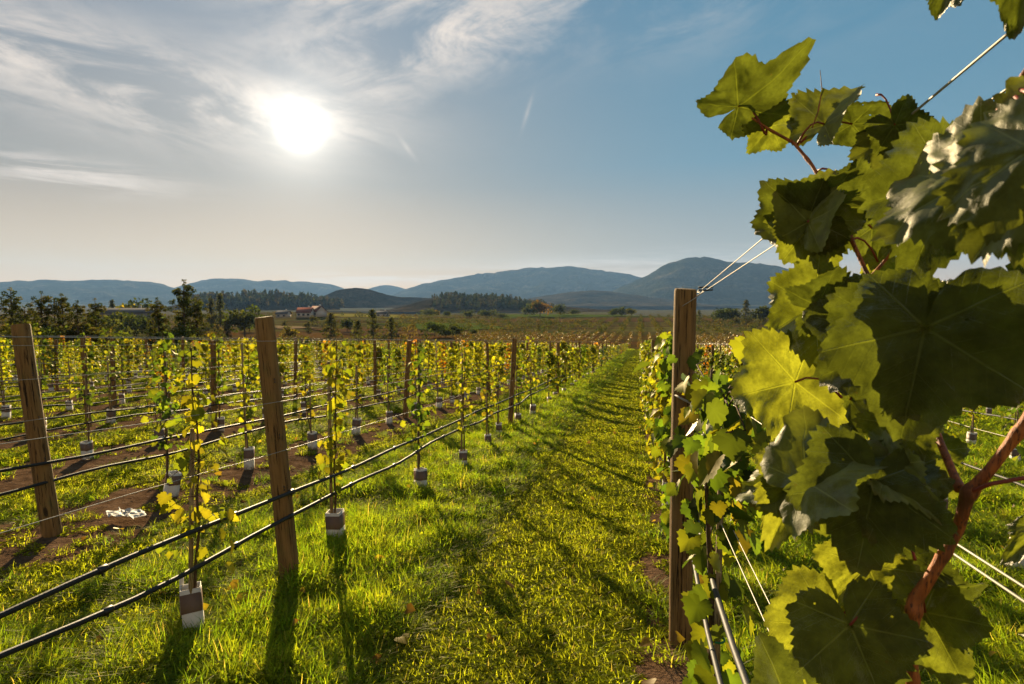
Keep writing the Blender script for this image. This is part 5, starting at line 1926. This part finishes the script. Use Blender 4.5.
DK = ((0.016, 0.022, 0.011), (0.030, 0.032, 0.014), (0.050, 0.038, 0.016))
wood_on(8, 900, 190, 345, (6, 14), DK, 'far_wood', 'dark conifer wood along the low ridge left of the round brown hill', 1)
wood_on(7, 700, 440, 545, (4, 9), DK, 'far_wood', 'dark wood covering the low hillock right of the round brown hill', 2)
items = []
for k in range(2600):
    di = 185 + 250 * frng.rand() ** 0.8
    px = 400 + 480 * frng.rand()
    x, y = polar(px, di)
    row = round(x / 6.0) * 6.0 + frng.randn() * 0.4
    if fbm(row * 0.012 + 4, y * 0.016, 3) > 0.44:
        h = 1.0 + 0.9 * frng.rand()
        items.append((row, y, h, h * 1.5, False))
mass('orchard', 'rows of dark olive orchard trees in the flat field beyond the vineyard', 'orchard', items, ((0.035, 0.042, 0.012), (0.060, 0.058, 0.016), (0.080, 0.060, 0.018)), 4, leaf_n=26)
items = []
for k in range(2600):
    px = 455 + 435 * frng.rand()
    di = 122 + 60 * frng.rand()
    x, y = polar(px, di)
    row = round(x / 2.4) * 2.4
    if y > 119:
        items.append((row + frng.randn() * 0.1, y, 0.85 + 0.25 * frng.rand(), 0.9, False))
mass('rusty_vines', 'rust brown vines in the block just beyond the end of the lane', 'grapevine', items, ((0.085, 0.045, 0.016), (0.075, 0.055, 0.018), (0.10, 0.062, 0.018), (0.06, 0.055, 0.016)), 5, mat=M_LEAF, leaf_n=16)
items = []
for k in range(420):
    px = -40 + 470 * frng.rand()
    di = 108 + 330 * frng.rand()
    x, y = polar(px, di)
    if fbm(x * 0.02 + 1, y * 0.02 + 8, 3) > 0.47:
        h = 1.0 + 2.6 * frng.rand() ** 2
        items.append((x, y, h, h * 1.5, False))
mass('scrub', 'low brown and olive scrub scattered over the slope left beyond the vineyard', 'scrub', items, ((0.05, 0.045, 0.018), (0.085, 0.055, 0.022), (0.04, 0.042, 0.016)), 6, leaf_n=40)

M_WALL = simple_mat('house_wall', (0.42, 0.38, 0.33), 0.9, 0.12, 2)
M_WALLG = simple_mat('grey_wall', (0.20, 0.20, 0.21), 0.9, 0.12, 2)
M_ROOFR = simple_mat('red_roof', (0.13, 0.055, 0.040), 0.9, 0.2, 1.5, bump=0.3)
M_ROOFG = simple_mat('grey_roof', (0.085, 0.085, 0.09), 1.0, 0.2, 1.5, bump=0.2, spec=0.0)
M_GLASS = simple_mat('window_glass', (0.03, 0.035, 0.04), 0.15, 0.1, 2, spec=0.6)


def house(px, dist, w, dpt, h, rh, rz, wall, roof, label, nwin=3, z_up=0.0):
    x, y = polar(px, dist)
    root = empty('house', (x, y, float(gz(x, y)) - 0.2 + z_up), label, 'house', rz=rz)
    m = MB()
    m.box((0, 0, h / 2), (w, dpt, h))
    V = np.array([[-w / 2, -dpt / 2, h], [-w / 2, dpt / 2, h], [-w / 2, 0, h + rh - 0.1], [w / 2, -dpt / 2, h], [w / 2, dpt / 2, h], [w / 2, 0, h + rh - 0.1]])
    m.add(V, [[0, 2, 1], [3, 4, 5]])
    m.build('wall', wall, root)
    r = MB()
    ov = 0.4
    for s in (-1, 1):
        e = np.array([0, s * (dpt / 2 + ov), h - ov * rh / (dpt / 2)])
        t = np.array([0, 0, h + rh])
        th = np.array([0, 0, 0.18])
        V = []
        for xx in (-w / 2 - ov, w / 2 + ov):
            for q in (e, t, t + th, e + th):
                V.append(q + [xx, 0, 0])
        r.quads(np.array(V), [[0, 1, 2, 3], [4, 7, 6, 5], [0, 4, 5, 1], [3, 2, 6, 7], [0, 3, 7, 4], [1, 5, 6, 2]])
    ro = r.build('roof', roof, root)
    c = MB()
    c.box((w * 0.22, dpt * 0.1, h + rh + 0.3), (0.7, 0.7, 1.3))
    c.build('chimney', wall, ro)
    for k in range(nwin):
        xx = -w / 2 + w * (k + 0.5) / nwin
        wm = MB()
        wm.box((xx, -dpt / 2 - 0.03, h * 0.55), (min(1.3, w / nwin * 0.5), 0.08, h * 0.36))
        wm.build('window', M_GLASS, root)
    return root


house(128, 230, 16, 7, 2.3, 1.2, 0.60, M_WALLG, M_ROOFG, 'long low grey building with pale roof among trees on the left', 6)
house(306, 330, 7, 6, 2.6, 2.2, 0.2, M_WALL, M_ROOFR, 'house with steep dark red roof, left one of the village pair', 3)
house(318, 335, 7.5, 6, 2.8, 2.6, -0.5, M_WALL, M_ROOFR, 'house with pale gable and dark red roof, right one of the village pair', 3)
house(284, 350, 6, 5, 2.2, 1.5, 0.1, M_WALL, M_ROOFG, 'small pale house with grey roof left of the red roofed pair', 2)
house(383, 400, 7, 5, 2.4, 1.3, 0.0, M_WALL, M_ROOFG, 'tiny pale house far behind the tall fir', 2)

M_ROAD = simple_mat('bare_track', (0.24, 0.15, 0.105), 0.95, 0.2, 0.5, bump=0.3)


def strip(name, pts, w, lift=0.03, mat=None):
    P = np.array([polar(*p) for p in pts])
    t = np.linspace(0, 1, len(P))
    ts = np.linspace(0, 1, 60)
    S = np.stack([np.interp(ts, t, P[:, q]) for q in range(2)], 1)
    d = np.gradient(S, axis=0)
    d /= np.linalg.norm(d, axis=1)[:, None]
    nrm = np.stack([-d[:, 1], d[:, 0]], 1)
    ww = w * (0.8 + 0.4 * fbm(ts * 8, ts * 0 + 3, 2))[:, None]
    nl = 7
    V = []
    for f in np.linspace(-0.5, 0.5, nl):
        q = S + nrm * ww * f
        V.append(np.stack([q[:, 0], q[:, 1], gz(q[:, 0], q[:, 1]) + lift + 0.25], 1))
    V = np.concatenate(V)
    n = 60
    mb = MB()
    Q = [[a * n + k, a * n + k + 1, (a + 1) * n + k + 1, (a + 1) * n + k] for a in range(nl - 1) for k in range(n - 1)]
    mb.quads(V, Q)
    return tag(mb.build(name, mat or M_ROAD, smooth=True), kind='structure')


strip('track', [(110, 70), (135, 72), (160, 74)], 3)
strip('track', [(205, 88), (225, 94), (245, 104), (262, 118)], 7)
FY = simple_mat('mown_yellow_field', (0.17, 0.145, 0.03), 1.0, 0.3, 0.05, spec=0.0)
FG = simple_mat('green_field', (0.062, 0.085, 0.018), 1.0, 0.35, 0.05, spec=0.0)
FT = simple_mat('dry_field', (0.19, 0.135, 0.075), 1.0, 0.35, 0.03, spec=0.0)
FB = simple_mat('brown_field', (0.085, 0.050, 0.024), 1.0, 0.35, 0.06, spec=0.0)
strip('field', [(335, 405), (372, 410), (408, 415)], 100, 0.0, FY)
strip('field', [(398, 238), (440, 243), (492, 246)], 70, 0.0, FG)
strip('field', [(330, 200), (372, 204), (420, 206)], 60, 0.0, FB)
strip('field', [(220, 720), (300, 740), (395, 750)], 160, 0.2, FT)
strip('field', [(505, 480), (570, 480), (640, 485), (730, 485)], 150, 0.0, FG)
strip('field', [(225, 250), (255, 255), (280, 260)], 60, 0.0, FT)
strip('field', [(480, 330), (560, 335), (640, 335), (740, 340)], 60, 0.0, FB)


# wooden power pole among the pines
x, y = polar(56, 75)
g = float(gz(x, y))
root = empty('utility_pole', (x, y, g), 'thin wooden utility pole with crossarm between the left pines', 'pole')
mb = MB()
mb.tube([[0, 0, -0.3], [0, 0, 5.2]], [0.09, 0.06], 8)
mb.build('pole', M_TRUNK, root)
mb = MB()
mb.box((0, 0, 4.85), (1.2, 0.07, 0.07), 0.2)
mb.build('crossarm', M_TRUNK, root)


# ------------------------------------------------------------------ air
def build_haze():
    m, N, out = new_mat('haze')
    v = N.node('ShaderNodeVolumePrincipled', {'Color': (0.28, 0.53, 1.0, 1), 'Density': 0.000065, 'Anisotropy': 0.1})
    N.l.new(v.outputs[0], out.inputs['Volume'])
    mb = MB()
    mb.box((0, 0, 0), (2, 2, 2))
    o = mb.build('haze', m)
    top = 520.0
    bot = -26.0
    o.scale = (7600, 7600, (top - bot) / 2)
    o.location = (0, 0, (top + bot) / 2)
    tag(o, 'pale blue autumn haze in front of the far mountains', 'haze', kind='stuff')


build_haze()
print('objects', len(bpy.data.objects))
